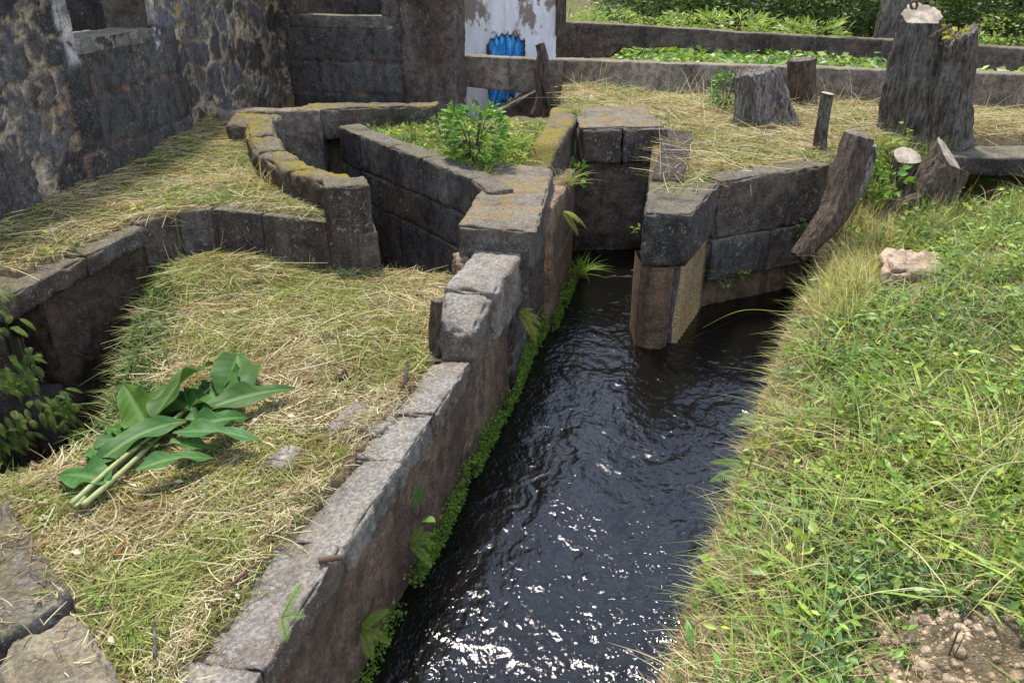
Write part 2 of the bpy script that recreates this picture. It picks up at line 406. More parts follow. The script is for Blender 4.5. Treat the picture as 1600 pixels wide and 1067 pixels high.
M['broken'] = stone('broken_concrete', (.22, .20, .17), (.36, .33, .29), lich=.3, brown=.2, streak=.1, bd=.03)
M['blocktop'] = stone('block_concrete', (.07, .066, .062), (.15, .14, .13), lich=.5, moss=.55, brown=.3, top=(.20, .175, .135), topamt=.9, streak=.2, mosscol=(.14, .09, .02))
M['whitewash'] = stone('whitewashed_stone', (.30, .30, .31), (.62, .61, .60), lich=.3, brown=.15, streak=.3)
M['relief'] = stone('rubble_masonry', (.1, .1, .1), (.2, .2, .2), lich=.45, streak=.1, vcol=True, bd=.02)
M['rock'] = stone('field_rock', (.24, .21, .17), (.36, .32, .27), lich=.3, brown=.2, streak=0, browncol=(.2, .15, .1))
def mat_soil():
    s = NT('soil'); n1 = s.noise(.9, 7, .6); n2 = s.noise(14, 8, .7); n3 = s.noise(70, 4, .6)
    c = s.mix(s.ramp(n1, .35, .65), (.13, .10, .06), (.21, .165, .10))
    c = s.mix(s.ramp(n2, .35, .65, 0, .8), c, (.075, .055, .03))
    c = s.mix(s.ramp(n3, .45, .7, 0, .5), c, (.30, .245, .15))
    g = s.noise(1.7, 5, .6, s.scaled((1, 1, 1), (2, 9, 0)))
    c = s.mix(s.ramp(g, .5, .68, 0, .4), c, (.10, .13, .03))
    return s.fin(c, .95, s.bump(s.math('ADD', n2, s.math('MULTIPLY', n3, .6)), .03, 1.), .1)
M['soil'] = mat_soil()
M['earth'] = stone('dry_earth', (.36, .29, .20), (.50, .42, .31), lich=.1, brown=.3, streak=0, browncol=(.17, .12, .07))
def mat_water():
    s = NT('stream_water'); 
    v = s.scaled((1.0, .8, 1)); n1 = s.noise(16, 3, .5, v, .6); n2 = s.noise(38, 3, .55, s.scaled((1.2, .8, 1)), .8)
    h = s.math('ADD', s.math('MULTIPLY', n1, .9), s.math('MULTIPLY', n2, .4))
    s.fin((.0045, .004, .003), .05, s.bump(h, .012, .7), .5)
    s.b.inputs['IOR'].default_value = 1.52; return s.m
M['water'] = mat_water()
M['grass'] = vleaf('grass_blades', .25, .55, .25)
M['leaf'] = vleaf('green_leaves', .30, .42, .4)
M['glossleaf'] = vleaf('broad_leaves', .2, .55, .22)
M['mossleaf'] = vleaf('moss_and_fern', .3, .6, .2)
def mat_bark(name, a, b, lichc=(.30, .30, .28), la=.5):
    s = NT(name); n1 = s.noise(24, 7, .7, s.scaled((1, 1, .16))); n2 = s.noise(60, 5, .6, s.scaled((1, 1, .3))); n3 = s.noise(3, 5, .6)
    c = s.mix(s.ramp(n1, .38, .64), a, b); c = s.mix(s.ramp(n2, .4, .65, 0, .6), c, s.mix(1., c, (.4, .38, .36), 'MULTIPLY'))
    c = s.mix(s.math('MULTIPLY', s.ramp(n3, .45, .65, 0, la), s.ramp(n2, .42, .6)), c, lichc)
    return s.fin(c, .9, s.bump(s.math('ADD', s.math('MULTIPLY', n1, 1.5), n2), .03, 1.), .2)
M['bark'] = mat_bark('grey_bark', (.052, .040, .030), (.19, .16, .128))
M['bark_brown'] = mat_bark('brown_bark', (.06, .042, .03), (.17, .125, .09), (.28, .24, .2), .3)
M['deadwood'] = mat_bark('weathered_wood', (.055, .044, .038), (.32, .275, .235), (.42, .38, .35), .5)
def mat_cut():
    s = NT('sawn_wood'); n = s.noise(6, 6, .6); n2 = s.noise(45, 5, .6)
    c = s.mix(s.ramp(n, .35, .65), (.22, .18, .13), (.44, .38, .30)); c = s.mix(s.ramp(n2, .5, .7, 0, .6), c, (.18, .14, .1))
    return s.fin(c, .85, s.bump(n2, .012, .8), .2)
M['cut'] = mat_cut()
def plain(name, c, rough=.7):
    s = NT(name); n = s.noise(22, 6, .6); cc = s.mix(s.ramp(n, .35, .7, 0, .6), c, tuple(v*.55 for v in c)); return s.fin(cc, rough, s.bump(n, .004, .5), .3)
M['stem'] = plain('green_stem', (.30, .33, .13), .5)
M['metal'] = plain('painted_pole', (.22, .32, .45), .5)
M['iron'] = plain('rusty_iron', (.12, .06, .04), .7)
def mat_paintwall():
    s = NT('peeling_white_paint'); n = s.noise(1.6, 8, .65, s.scaled((1, 1, .55))); n2 = s.noise(7, 7, .65, s.scaled((1, 1, .25))); n3 = s.noise(30, 5)
    c = s.mix(s.ramp(n2, .35, .7), (.78, .77, .80), (.62, .60, .58)); c = s.mix(s.ramp(n, .53, .58), c, (.24, .19, .15))
    st = s.noise(4, 6, .6, s.scaled((1, 1, .08), (4, 0, 0))); c = s.mix(s.ramp(st, .56, .72, 0, .65), c, (.42, .36, .28))
    c = s.mix(s.ramp(n3, .6, .75, 0, .4), c, (.3, .28, .27)); return s.fin(c, .8, s.bump(n2, .01, .6), .3)
M['paintwall'] = mat_paintwall()
_m = NT('spray_paint'); M['mural'] = _m.fin(_m.attr(), .65, None, .3)

# ------------------------------------------------------------------ plan of the place (z = 0 is the stream)
XY = lambda px, py, z: P(px, py, z)[:2]
WALL = [np.array(v) for v in [(-1.45, 1.2), (-1.19, 2.35), (-.98, 3.2), (-.80, 3.9), (-.62, 4.5), (-.45, 5.15), (-.30, 5.7), (-.03, 6.7), (.12, 7.4), (.45, 8.7), (.80, 10.2)]]
wall_in = offs(WALL, .28)
PITEDGE = [(-5.2, 3.75), (-4.2, 3.95), (-3.40, 4.02), (-3.10, 4.30), (-2.93, 4.85), (-3.16, 5.5), (-3.45, 6.4), (-3.72, 7.23), (-3.86, 7.6)]
BANK = [tuple(v) for v in wall_in[:9]]+[(-.68, 7.55), (-1.5, 7.72), (-2.0, 7.7), (-2.66, 7.9), (-3.29, 8.12), (-3.86, 7.7)]+PITEDGE[::-1][1:]+[(-5.5, 3.7), (-6, 1.0)]
RET = [(-5.0, 1.0), (-4.62, 3.2), (-4.15, 5.67), (-3.85, 7.55), (-3.29, 8.02), (-2.66, 7.80), (-2.0, 7.60)]
TERR = [(p[0]-.10, p[1]+.07) for p in RET]+[(-1.75, 7.9), (-1.8, 8.3), (-3.05, 9.85), (-3.75, 11.6), (-3.6, 12.4), (-3.0, 12.4), (-1.6, 12.7), (-1.2, 14.6), (-5.5, 15.6), (-6.0, 1.0)]
MID = [(-2.45, 11.6), (-1.05, 9.75), (-.42, 8.85), (.1, 8.3), (.42, 9.3), (.62, 10.3), (.95, 11.5), (1.0, 13.2), (-1.3, 13.0), (-2.2, 12.4)]
RPLAT = [(1.6, 8.05), (1.95, 8.05), (2.6, 9.3), (4.2, 10.0), (4.55, 10.35), (5.5, 10.7), (6.1, 11.5), (9, 11.5), (16, 11.2), (16, 11.4), (8.9, 13.8), (1.4, 16.2), (.95, 15.5), (1.0, 12.3), (1.0, 11.6), (2.1, 11.6)]
RB_EDGE = [(0.05, 1.0), (0.45, 2.0), (0.89, 3.02), (1.38, 3.99), (1.72, 4.7), (2.04, 5.34), (2.5, 6.3), (2.94, 7.21), (3.30, 7.9), (3.62, 8.5)]
RBANK = RB_EDGE+[(4.2, 8.95), (4.9, 9.3), (5.7, 9.5), (7, 9.75), (9, 9.8), (18, 9.0), (18, 0.5)]
MOUND = [(3.95, 9.3), (4.9, 9.0), (5.7, 9.3), (6.0, 10.0), (6.1, 10.9), (5.2, 10.9), (4.4, 10.4), (4.15, 9.9)]

def n2(x, y, f, o=4, s=0.): return fbm(xy0(x, y), f, o, .5, s)
def height(x, y):
    z = np.full(x.shape, -.75)
    beam1 = 16.75-.3165*(x+1.14)                     # line of the front low wall
    far = y > beam1-.1
    zf = 1.55+.25*ss(0, 3, y-beam1)+.012*np.maximum(0, y-25)+.10*n2(x, y, .25, 3, 2)
    zf = zf+np.maximum(0, y-34)*.085+np.maximum(0, y-60)*.12
    z = np.where(far, zf, z)
    gap = (x < 1.0) & (y > 12.3) & (y < 22) & (x > -4.5)
    z = np.where(gap, .8+.05*n2(x, y, 2), z)
    z = np.where((x < -4.3) & (y > 0), 1.45, z)      # inside the ruin
    m = inpoly(x, y, TERR)
    zt = 1.635+.20*ss(-4.1, -5.0, x)+.2*ss(9, 12, y)-.35*ss(12.2, 12.9, y)+.05*n2(x, y, 1.6, 4, 5)
    z = np.where(m, zt, z)
    z = np.where((x > -4.66) & (x < -4.0) & (y > 5.5) & (y < 6.02), -.5, z)
    m = inpoly(x, y, MID); z = np.where(m, 1.72+.07*n2(x, y, 2, 4, 3), z)
    m = inpoly(x, y, RPLAT); z = np.where(m, 1.585+.18*ss(8.5, 13, y)+.055*n2(x, y, 1.5, 4, 9), z)
    z = np.where((x > 0.95) & (x < 2.25) & (y > 11.5) & (y < beam1), 1.86+.03*n2(x, y, 2), z)
    # pit at the left and the earth slope into it
    m = (x < -2.7) & (x > -5.3) & (y > .5) & (y < 8.2) & ~inpoly(x, y, TERR) & ~inpoly(x, y, BANK)
    dp = pdist(x, y, PITEDGE)
    z = np.where(m, np.maximum(-.5, 1.02-1.9*dp+.12*n2(x, y, 3, 3, 4)), z)
    m = inpoly(x, y, BANK)
    zb = 1.07+.05*n2(x, y, 1.1, 3, 1)+.02*n2(x, y, 5, 3, 6)+.16*ss(1.1, .1, np.hypot((x+3.15)/1., (y-7.45)/.7))-.10*ss(.5, 0, dp)
    z = np.where(m, zb, z)
    m = inpoly(x, y, MOUND); z = np.where(m, np.maximum(z, .75+.75*ss(9.2, 10.5, y)+.05*n2(x, y, 2)), z)
    m = inpoly(x, y, RBANK); d = pdist(x, y, RB_EDGE)
    zr = .30+.16*ss(4, 8, y)+.92*(1-np.exp(-d/1.5))+.13*n2(x, y, .9, 3, 8)+.10*n2(x, y, 2.6, 3, 7)
    z = np.where(m, zr, z)
    return z
def axis(lo, hi, st, far, k):
    a = list(np.arange(lo, hi+1e-6, st)); s = st; b = hi
    while b < far[1]: s *= k; b += s; a.append(b)
    s = st; b = lo; pre = []
    while b > far[0]: s *= k; b -= s; pre.append(b)
    return np.array(pre[::-1]+a)
GX = axis(-6.2, 9.5, .05, (-160, 160), 1.16); GY = axis(1.2, 17, .05, (-25, 320), 1.14)
gx, gy = np.meshgrid(GX, GY, indexing='ij'); GZ = height(gx, gy)
I = np.arange(gx.size).reshape(gx.shape)
o = mk('ground', np.stack([gx, gy, GZ], -1).reshape(-1, 3), np.stack([I[:-1, :-1], I[1:, :-1], I[1:, 1:], I[:-1, 1:]], -1).reshape(-1, 4), M['soil'])
kind(o, 'structure')
def gz(x, y):
    i = np.clip(np.searchsorted(GX, x)-1, 0, len(GX)-2); j = np.clip(np.searchsorted(GY, y)-1, 0, len(GY)-2)
    a = (x-GX[i])/(GX[i+1]-GX[i]); b = (y-GY[j])/(GY[j+1]-GY[j])
    return GZ[i, j]*(1-a)*(1-b)+GZ[i+1, j]*a*(1-b)+GZ[i+1, j+1]*a*b+GZ[i, j+1]*(1-a)*b
def G(px, py, up=0.):
    d = ray(px, py); t = np.arange(1.5, 60, .01); z = CH+d[2]*t; k = np.argmax(z < gz(d[0]*t, d[1]*t)+up)
    return np.array([d[0]*t[k], d[1]*t[k], z[k]])
def gz1(x, y): return float(gz(np.array([x]), np.array([y]))[0])

# ------------------------------------------------------------------ the stream
wx = np.concatenate([np.arange(-4.6, -1.6, .06), np.arange(-1.6, 4.3, .0135), np.arange(4.3, 5.8, .06)]); wy = np.arange(1.0, 11.6, .0145)
x, y = np.meshgrid(wx, wy, indexing='ij')
bx = x*.97-y*.243; al = -(x*.243+y*.97)
wp = .35*fbm(xy0(bx, al), 1.4, 3, .5, 1)
q = np.stack([bx+wp, al*.75+wp*.7, np.zeros_like(x)], -1)
def ridge(f, s): return 1-2*np.abs(fbm(q, f, 2, .5, s))
hw = .050*fbm(q, 1.4, 2, .5, 3)+.017*ridge(2.7, 4)+.013*ridge(5.4, 6)+.0075*ridge(10.5, 8)+.0034*ridge(19., 12)+.0012*fbm(q, 36, 2, .5, 9)
amp = ss(0.0, .7, pdist(x, y, WALL))*.8+.15
amp = np.where(inpoly(x, y, [(-1.8, .5)]+[tuple(v) for v in WALL]+[(2.2, 10.2), (2, 8), (4, 9.7), (5.5, 9)]+RB_EDGE[::-1]), amp, .1)
amp = amp*np.where(y > 9.6, .35, 1)*(1-.55*ss(2.0, 3.2, x)*ss(6.5, 8, y))
step = .06*ss(9.3, 10.4, y)*(x > .3)*(x < 2.4)
zw = .62*hw*amp+step-.012
I = np.arange(x.size).reshape(x.shape)
o = mk('water', np.stack([x, y, zw], -1).reshape(-1, 3), np.stack([I[:-1, :-1], I[1:, :-1], I[1:, 1:], I[:-1, 1:]], -1).reshape(-1, 4), M['water'])
kind(o, 'structure')

# ------------------------------------------------------------------ wall along the left side of the stream
cw = thing('channel_wall', 'long mud brown wall along the left side of the stream, capped with grey stones', 'wall', (-.6, 4.5, 0))
body = [tuple(v) for v in WALL[:10]]
st = [(v, w, -.7, .985) for v, w in zip(WALL[:8], offs(WALL, .36)[:8])]
mk('wall', *loft(st, .05, .04, .03, 2.), M['mudwall'], cw)
rr = np.random.RandomState(5)
Lw = np.concatenate([[0], np.cumsum([np.linalg.norm(WALL[k+1]-WALL[k]) for k in range(len(WALL)-1)])])
wi = np.array(WALL); ofn = lambda s, d: (lambda p: p)(np.array([np.interp(s, Lw, offs(WALL, d)[:, k]) for k in range(2)]))
cuts = [0, 1.25, 2.1, 2.95, 3.55, 4.37]
for a, b in zip(cuts[:-1], cuts[1:]):
    tw = rr.uniform(.26, .44); tw2 = tw+rr.uniform(-.10, .10)
    q4 = [ofn(a+.002, -.03), ofn(b-.002, -.028+rr.uniform(-.015, .01)), ofn(b-.002, tw2), ofn(a+.002, tw)]
    zt = 1.11+rr.uniform(-.012, .015)
    mk('coping_stone', *hexv(box8(q4, .90, [zt, zt+.01, zt-.05, zt-.05]), .028, .022, .028, a*3+1, 2.2), M['coping'], cw)
# raised stones at the far end of that wall
rs = thing('raised_wall_stone', 'pale grey raised stones on the channel wall, in front of the broken concrete block', 'wall stone', (-.2, 6.2, 1))
mk('stone', *hexv(box8([ofn(4.4, -.05), ofn(5.02, -.04), ofn(5.02, .42), ofn(4.5, .30)], .95, [1.36, 1.46, 1.46, 1.34]), .03, .09, .03, 3.1, 1.1), M['coping'], rs)
mk('stone', *hexv(box8([ofn(5.03, -.06), ofn(5.95, -.08), ofn(5.95, .40), ofn(5.03, .42)], .95, [1.47, 1.54, 1.54, 1.47]), .03, .07, .028, 5.1, 1.1), M['coping'], rs)
# pier wall of the sluice further up the stream
pw = thing('pier_wall', 'dark dressed stone pier wall between big mossy concrete block and the stream', 'wall', (.5, 8.6, 0))
mb = MB(); masonry(mb, [(*ofn(5.95, .0), 1.5), (*ofn(6.7, -.02), 1.52), (*ofn(7.35, -.06), 1.52)], .5, [1.52, .95, .4, -.7], .7, .05, .03, .015, 4.)
mk_ = mb.build('lower_stones', M['basalt'], pw)
mb = MB(); masonry(mb, [(*ofn(7.37, -.10), 1.56), (*ofn(8.4, -.10), 1.56), (*ofn(9.3, -.08), 1.56)], .34, [1.56, .8, -.7], 1.0, .05, .03, .015, 6.)
mb.build('end_stones', M['shaft'], pw)
# big block
bb = thing('concrete_block', 'big long block with brown mossy top, undercut and broken at its near end', 'block', (0, 8.2, 1.4))
q4 = [(-.53, 7.02), (.24, 6.86), (.52, 9.42), (-.20, 9.68)]
mk('block', *hexv(box8(q4, 1.37, [1.77, 1.76, 1.75, 1.76]), .04, .05, .018, 1.3, 1.4), M['blocktop'], bb)
mk('broken_core', *hexv(box8([(-.50, 7.1), (.05, 7.05), (.1, 8.0), (-.35, 8.1)], [.9, .95, .9, .9], [1.41, 1.41, 1.4, 1.4]), .035, .12, .07, 2.3, 1.6), M['broken'], bb)
mk('broken_lip', *hexv(box8([(-.60, 6.93), (-.05, 6.86), (-.05, 7.2), (-.58, 7.25)], [1.2, 1.24, 1.2, 1.2], [1.46, 1.43, 1.42, 1.44]), .03, .09, .05, 8.3, 1.6), M['broken'], bb)
mk('foot', *hexv(box8([(-.36, 7.35), (.06, 7.3), (.4, 9.3), (-.1, 9.5)], -.6, 1.38), .06, .04, .02, 9.3), M['basalt'], bb)

# ------------------------------------------------------------------ side sluice left of the platform
swr = thing('sluice_wall', 'dark jointed stone wall holding up the small grassy platform with the leafy shrub', 'wall', (-1.3, 9.6, .5))
mb = MB(); masonry(mb, [(-2.62, 11.55, 1.88), (-2.2, 10.95, 1.86), (-1.15, 9.58, 1.84), (-.50, 8.62, 1.82), (-.28, 8.1, 1.8)], .34, [1.86, 1.34, .88, -.7], .85, .05, .035, .018, 2.)
mb.build('stones', M['basalt'], swr)
swl = thing('sluice_wall', 'low mossy rounded wall dividing the terrace from the side sluice, ending in a square pier', 'wall', (-2.4, 9, .8))
P1 = [(-1.60, 8.02), (-2.22, 8.72), (-2.80, 9.5), (-3.12, 10.2), (-3.45, 11.2)]
Pi = offs(P1, .40)
mb = MB(); masonry(mb, [(*a, z) for a, z in zip(P1, (1.97, 1.93, 1.97, 2.0, 2.02))], .40, [1.97, 1.5, .9, -.6], 1.3, .045, .10, .04, 5.)
mb.build('wall', M['basalt_moss'], swl)
mk('end_pier', *hexv(box8([(-1.93, 7.58), (-1.47, 7.68), (-1.60, 8.10), (-2.05, 8.02)], .9, [1.99, 2.0, 1.99, 1.99]), .04, .05, .02, 4.4, 1.5), M['basalt'], swl)
mk('pier_foot', *hexv(box8([(-1.62, 7.60), (-1.42, 7.65), (-1.56, 8.12), (-1.8, 8.05)], -.6, [1.46, 1.5, 1.5, 1.46]), .04, .03, .016, 6.4), M['basalt'], swl)
ew = thing('sluice_end_wall', 'stained pale end wall of the side sluice with a dark doorway under a stone lintel', 'wall', (-3, 12.3, .8))
mk('wall', *hexv(box8([(-4.5, 11.75), (-2.98, 11.95), (-3.0, 12.5), (-4.5, 12.4)], -.6, [2.05, 2.04, 2.0, 2.0]), .06, .05, .03, 1.4), M['concrete'], ew)
mk('wall', *hexv(box8([(-2.48, 11.75), (-1.2, 12.1), (-1.2, 12.7), (-2.6, 12.4)], -.6, [1.6, 1.6, 1.6, 1.6]), .06, .05, .03, 2.4), M['basalt'], ew)
mk('lintel', *hexv(box8([(-3.35, 12.02), (-1.2, 12.25), (-1.2, 12.75), (-3.3, 12.6)], 1.56, [2.04, 2.06, 2.04, 2.04]), .06, .05, .03, 3.4), M['basalt_moss'], ew)
mk('corner_stone', *hexv(box8([(-4.05, 10.9), (-3.5, 10.95), (-3.45, 11.65), (-4.2, 11.7)], .8, [2.0, 2.02, 2.06, 2.05]), .05, .09, .04, 5.4), M['basalt_moss'], ew)

# ------------------------------------------------------------------ terrace retaining walls round the pit
rw = thing('retaining_wall', 'curved low retaining wall of dark blocks behind the mown grass bank', 'wall', (-3, 7.8, 1))
mb = MB(); masonry(mb, [(-3.87, 7.50, 1.63), (-3.62, 7.86, 1.63), (-3.29, 8.02, 1.63), (-2.70, 7.83, 1.63), (-1.94, 7.60, 1.62)], .3, [1.63, .1], 1.0, .045, .025, .014, 3.3)
mb.build('stones', M['basalt'], rw)
pt = thing('retaining_wall', 'mud stained retaining wall at the far left above the ferny pit, with a dark drain niche in its face', 'wall', (-4.1, 5.5, .5))
pa, pb, pc, pd = np.array((-4.42, 4.2)), np.array((-4.16, 5.55)), np.array((-4.08, 5.98)), np.array((-3.86, 7.5))
def wq(a, b, t): 
    n = (b-a)/np.linalg.norm(b-a); n = np.array([-n[1], n[0]]); return [a, b, b+n*t, a+n*t]
mk('wall', *hexv(box8(wq(pc, pd, .4), -.6, [1.42, 1.42, 1.42, 1.42]), .05, .04, .05, 1.9), M['pitwall'], pt)
mk('wall', *hexv(box8(wq(np.array((-5.2, 1.0)), pb, .4), -.6, [1.42]*4), .06, .04, .035, 2.9), M['slick'], pt)
mk('wall', *hexv(box8(wq(pb+[.006, .004], pc-[.004, .006], .4), -.6, [.62]*4), .06, .03, .02, 3.9), M['slick'], pt)
mk('niche_back', *hexv(box8(wq(pb+[-.42, -.1], pc+[-.42, .1], .1), .5, [1.42]*4), .08, .02, .01, 3.9), M['slick'], pt)
cs = [0, .33, .62, 1.]
lp, le = np.array((-4.62, 3.2)), np.array((-4.12, 5.62))
for k, (a, b) in enumerate([(np.array((-4.85, 1.9)), np.array((-4.5, 3.8))), (np.array((-4.49, 3.82)), np.array((-4.17, 5.5))), (np.array((-4.165, 5.52)), np.array((-3.99, 6.55))), (np.array((-3.985, 6.57)), np.array((-3.85, 7.52)))]):
    mk('coping_stone', *hexv(box8(wq(a+[.05, 0], b+[.05, 0], .42), 1.42, [1.61, 1.61, 1.62, 1.62]), .04, .03, .03, 6+k), M['basalt'], pt)
# near left corner: two worn wall tops
CORNER = [[XY(px, py, 1.25) for px, py in pp_] for pp_ in ([(-60, 1010), (88, 945), (106, 912), (0, 770)], [(-40, 1130), (215, 1110), (118, 934), (10, 985)])]
for k, (q4, lab) in enumerate(zip(CORNER, ('worn dark wall stone littered with straw beside the grass in the lower left corner', 'large pitted grey wall stone at the very bottom left edge, nearest the camera'))):
    o = mk('wall_stone', *hexv(box8(q4, .8, [1.22-.03*k]*4), .03, .07, .035, 3+k, 1.8), M['concrete' if k else 'basalt']); tag(o, lab, 'stone')
def flat_stone(px, py, z, w, h, lab, m='coping', hz=.05, seed=0.):
    c = G(px, py); k = np.linalg.norm(c-[0, 0, CH])/FPX; z = c[2]; a = w*k/2; b = h*k/2/math.sin(math.radians(30))
    q4 = [(c[0]-a*1.0, c[1]-b*.7), (c[0]+a*.7, c[1]-b), (c[0]+a, c[1]+b*.8), (c[0]-a*.5, c[1]+b)]
    o = mk('rock' if m == 'rock' else 'flat_stone', *hexv(box8(q4, z-.12, [z+hz]*4), .03, .06 if m != 'rock' else .16, .02 if m != 'rock' else .05, seed, 1.5), M[m]); return tag(o, lab, 'rock')
flat_stone(447, 717, 1.08, 56, 34, 'small flat grey stone sunk in the grass beside the coping of the stream wall', 'coping', .035, 2.)
flat_stone(570, 655, 1.09, 110, 50, 'broad grey slab lying level in the grass just behind the channel wall coping', 'coping', .035, 3.)
flat_stone(1428, 420, 1.28, 110, 46, 'tan cracked rock lying among grasses on the right bank below the sawn stumps', 'rock', .10, 5.)

# ------------------------------------------------------------------ stream head, pillar and right hand walls
sw = thing('weir_wall', 'tall dark dripping wall closing the head of the stream under two stone blocks', 'wall', (1.6, 11.4, 0))
mk('wall', *hexv(box8([(.78, 11.12), (2.4, 11.3), (2.4, 11.75), (.8, 11.6)], -.7, [1.42]*4), .045, .03, .05, 2.2), M['basalt'], sw)
mk('top_block', *hexv(box8([(1.02, 11.05), (1.6, 11.1), (1.6, 11.7), (1.0, 11.65)], 1.43, [1.9]*4), .045, .035, .02, 3.2), M['basalt'], sw)
mk('top_block', *hexv(box8([(1.62, 11.1), (2.26, 11.15), (2.28, 11.75), (1.62, 11.7)], 1.43, [1.9]*4), .045, .035, .02, 4.2), M['basalt'], sw)
mk('top_slab', *hexv(box8([(.98, 11.1), (2.22, 11.25), (2.2, 12.9), (1.0, 12.9)], 1.86, [1.935, 1.93, 1.96, 1.96]), .06, .03, .02, 5.2), M['blocktop'], sw)
mk('sill', *hexv(box8([(.6, 10.0), (2.05, 10.05), (2.1, 10.4), (.7, 10.4)], -.7, [.04]*4), .06, .05, .02, 7.2), M['slick'], sw)
hl = thing('stream_head_wall', 'short ochre moss topped wall on the left side at the head of the stream', 'wall', (.7, 11, 1))
mk('wall', *loft([((.50, 9.72), (.16, 9.8), -.6, 1.62), ((.62, 10.0), (.25, 10.1), -.6, 1.93), ((.78, 10.7), (.42, 10.8), -.6, 1.97), ((.98, 11.7), (.55, 11.75), -.6, 1.98), ((1.05, 12.6), (.62, 12.6), -.6, 1.98)], .05, .06, .035, 3.), M['basalt_moss'], hl)
rp = thing('stone_pillar', 'cut stone pillar rising from the water where the stream divides, dark capital over a tan shaft', 'pillar', (1.7, 8.2, 0))
mk('capital', *hexv(box8([(1.42, 7.85), (1.93, 7.85), (2.53, 9.06), (1.68, 9.1)], 1.03, [1.64, 1.63, 1.65, 1.66]), .04, .045, .018, 1.2, 1.4), M['basalt'], rp)
# octagonal nosed shaft
nose = [(1.45, 7.95), (1.56, 7.84), (1.74, 7.84), (1.82, 7.93), (1.82, 8.4), (1.45, 8.4)]
zs = np.linspace(-.7, 1.025, 36); pth = []
nz_ = np.array(nose); nz2 = np.concatenate([np.linspace(nz_[k], nz_[(k+1) % 6], 7)[:-1] for k in range(6)])
V = np.concatenate([np.c_[nz2, np.full(len(nz2), z)] for z in zs]); nr = np.tile(nz2-nz2.mean(0), (len(zs), 1)); nr /= np.linalg.norm(nr, axis=1)[:, None]
V[:, :2] += nr*(.02*fbm(V, 3, 4, .6, 2.))[:, None]
I = np.arange(len(V)).reshape(len(zs), -1); J = np.roll(I, -1, 1)
mk('shaft', V, np.stack([I[:-1], J[:-1], J[1:], I[1:]], -1).reshape(-1, 4), M['shaft'], rp)
mk('side_panel', *hexv(box8([(1.5, 8.05), (1.89, 8.0), (2.42, 9.12), (1.72, 9.2)], -.7, [1.03]*4), .045, .03, .018, 6.2), M['basalt'], rp)
rwl = thing('block_wall', 'wall of big dark cut blocks right of the pillar, holding up the straw covered platform', 'wall', (3.3, 9.5, .8))
mb = MB(); masonry(mb, [(2.54, 9.08, 1.66), (4.20, 9.86, 1.70)], .42, [1.66, .93], 3.0, .045, .05, .03, 1.1)
mb.build('top_blocks', M['basalt'], rwl)
mb = MB(); masonry(mb, [(2.50, 9.02, .92), (3.4, 9.44, .92), (4.8, 10.05, .92)], .42, [.92, .36], .75, .05, .04, .022, 2.1)
mb.build('middle_blocks', M['basalt'], rwl)
mb = MB(); masonry(mb, [(2.46, 9.10, .35), (3.5, 9.58, .35), (4.8, 10.15, .35)], .42, [.35, -.7], .9, .05, .04, .022, 3.1)
mb.build('foot_blocks', M['shaft'], rwl)
pl = thing('platform_wall', 'dark side wall of the stream head behind the pillar, under the grassy platform', 'wall', (2, 10.2, .8))
mb = MB(); masonry(mb, [(1.70, 9.13, 1.68), (2.0, 10.3, 1.74), (2.32, 11.6, 1.82)], -.4, [1.7, 1.0, .4, -.7], .9, .05, .04, .022, 5.1)
mb.build('stones', M['slick'], pl)
# right bank edge kerb
kw = thing('bank_wall', 'low weedy earth and rubble edge of the right bank along the stream', 'wall', (2, 5.3, 0))
E_ = [np.array(v) for v in RB_EDGE]; Ei = offs(E_, -.2); Eo = offs(E_, .05)
zz = [.30+.16*float(ss(4, 8, np.array(e[1]))) for e in E_]
mk('wall', *loft([(a, b, -.7, z+.04) for a, b, z in zip(Eo, Ei, zz)], .05, .07, .055, 9.), M['mudwall'], kw)
# culvert at the right
cv = thing('culvert_slab', 'thick concrete slab over a dark culvert mouth at the right edge of the picture', 'culvert', (7.5, 11, 1.4))
mk('slab', *loft([((5.95, 10.75), (6.0, 11.7), 1.32, 1.60), ((9.5, 10.55), (9.5, 11.7), 1.32, 1.60), ((16, 10.2), (16, 11.5), 1.32, 1.60)], .07, .05, .03, 2.), M['concrete_dark'], cv)
mk('back_wall', *hexv(box8([(5.8, 11.52), (16, 11.4), (16, 11.6), (5.9, 11.7)], -.7, [1.3]*4), .12, .03, .02, 2.), M['slick'], cv)

# ------------------------------------------------------------------ long low walls behind
lw = thing('low_wall', 'nearer of two long grey concrete walls across the back, meeting the dark column at its left end', 'wall', (3, 15.5, 1.6))
def b1(x): return 16.75-.3165*(x+1.14)
mk('wall', *loft([((x_, b1(x_)), (x_+.1, b1(x_)+.36), zb_, zt_) for x_, zb_, zt_ in ((-1.15, 1.74, 2.36), (.55, 1.66, 2.34), (.8, 1.3, 2.35), (3, 1.3, 2.35), (8.8, 1.3, 2.36), (17, 1.3, 2.34))], .06, .03, .022, 4.), M['concrete'], lw)
l2 = thing('low_wall', 'farther dark concrete wall across the back, with a low arched gap in its foot', 'wall', (6, 19, 1.8))
L2 = [PY(870, 34, 21.0), PY(955, 38, 20.75), PY(972, 39, 20.7), PY(1060, 44, 20.4), PY(1110, 47, 20.2), PY(1160, 51, 20.0), PY(1185, 52, 19.9), PY(1380, 62, 19.0), PY(1600, 76, 17.9), PY(1800, 88, 17.0)]
lb = [PY(870, 92, 21.0)[2], PY(955, 90, 20.7)[2], PY(972, 77, 20.7)[2], PY(1060, 74, 20.4)[2], PY(1110, 82, 20.2)[2], PY(1160, 100, 20.)[2], 1.5, 1.4, 1.4, 1.4]
mk('wall', *loft([(a[:2], a[:2]+[.15, .4], b, a[2]) for a, b in zip(L2, lb)], .08, .04, .03, 6.), M['concrete_dark'], l2)
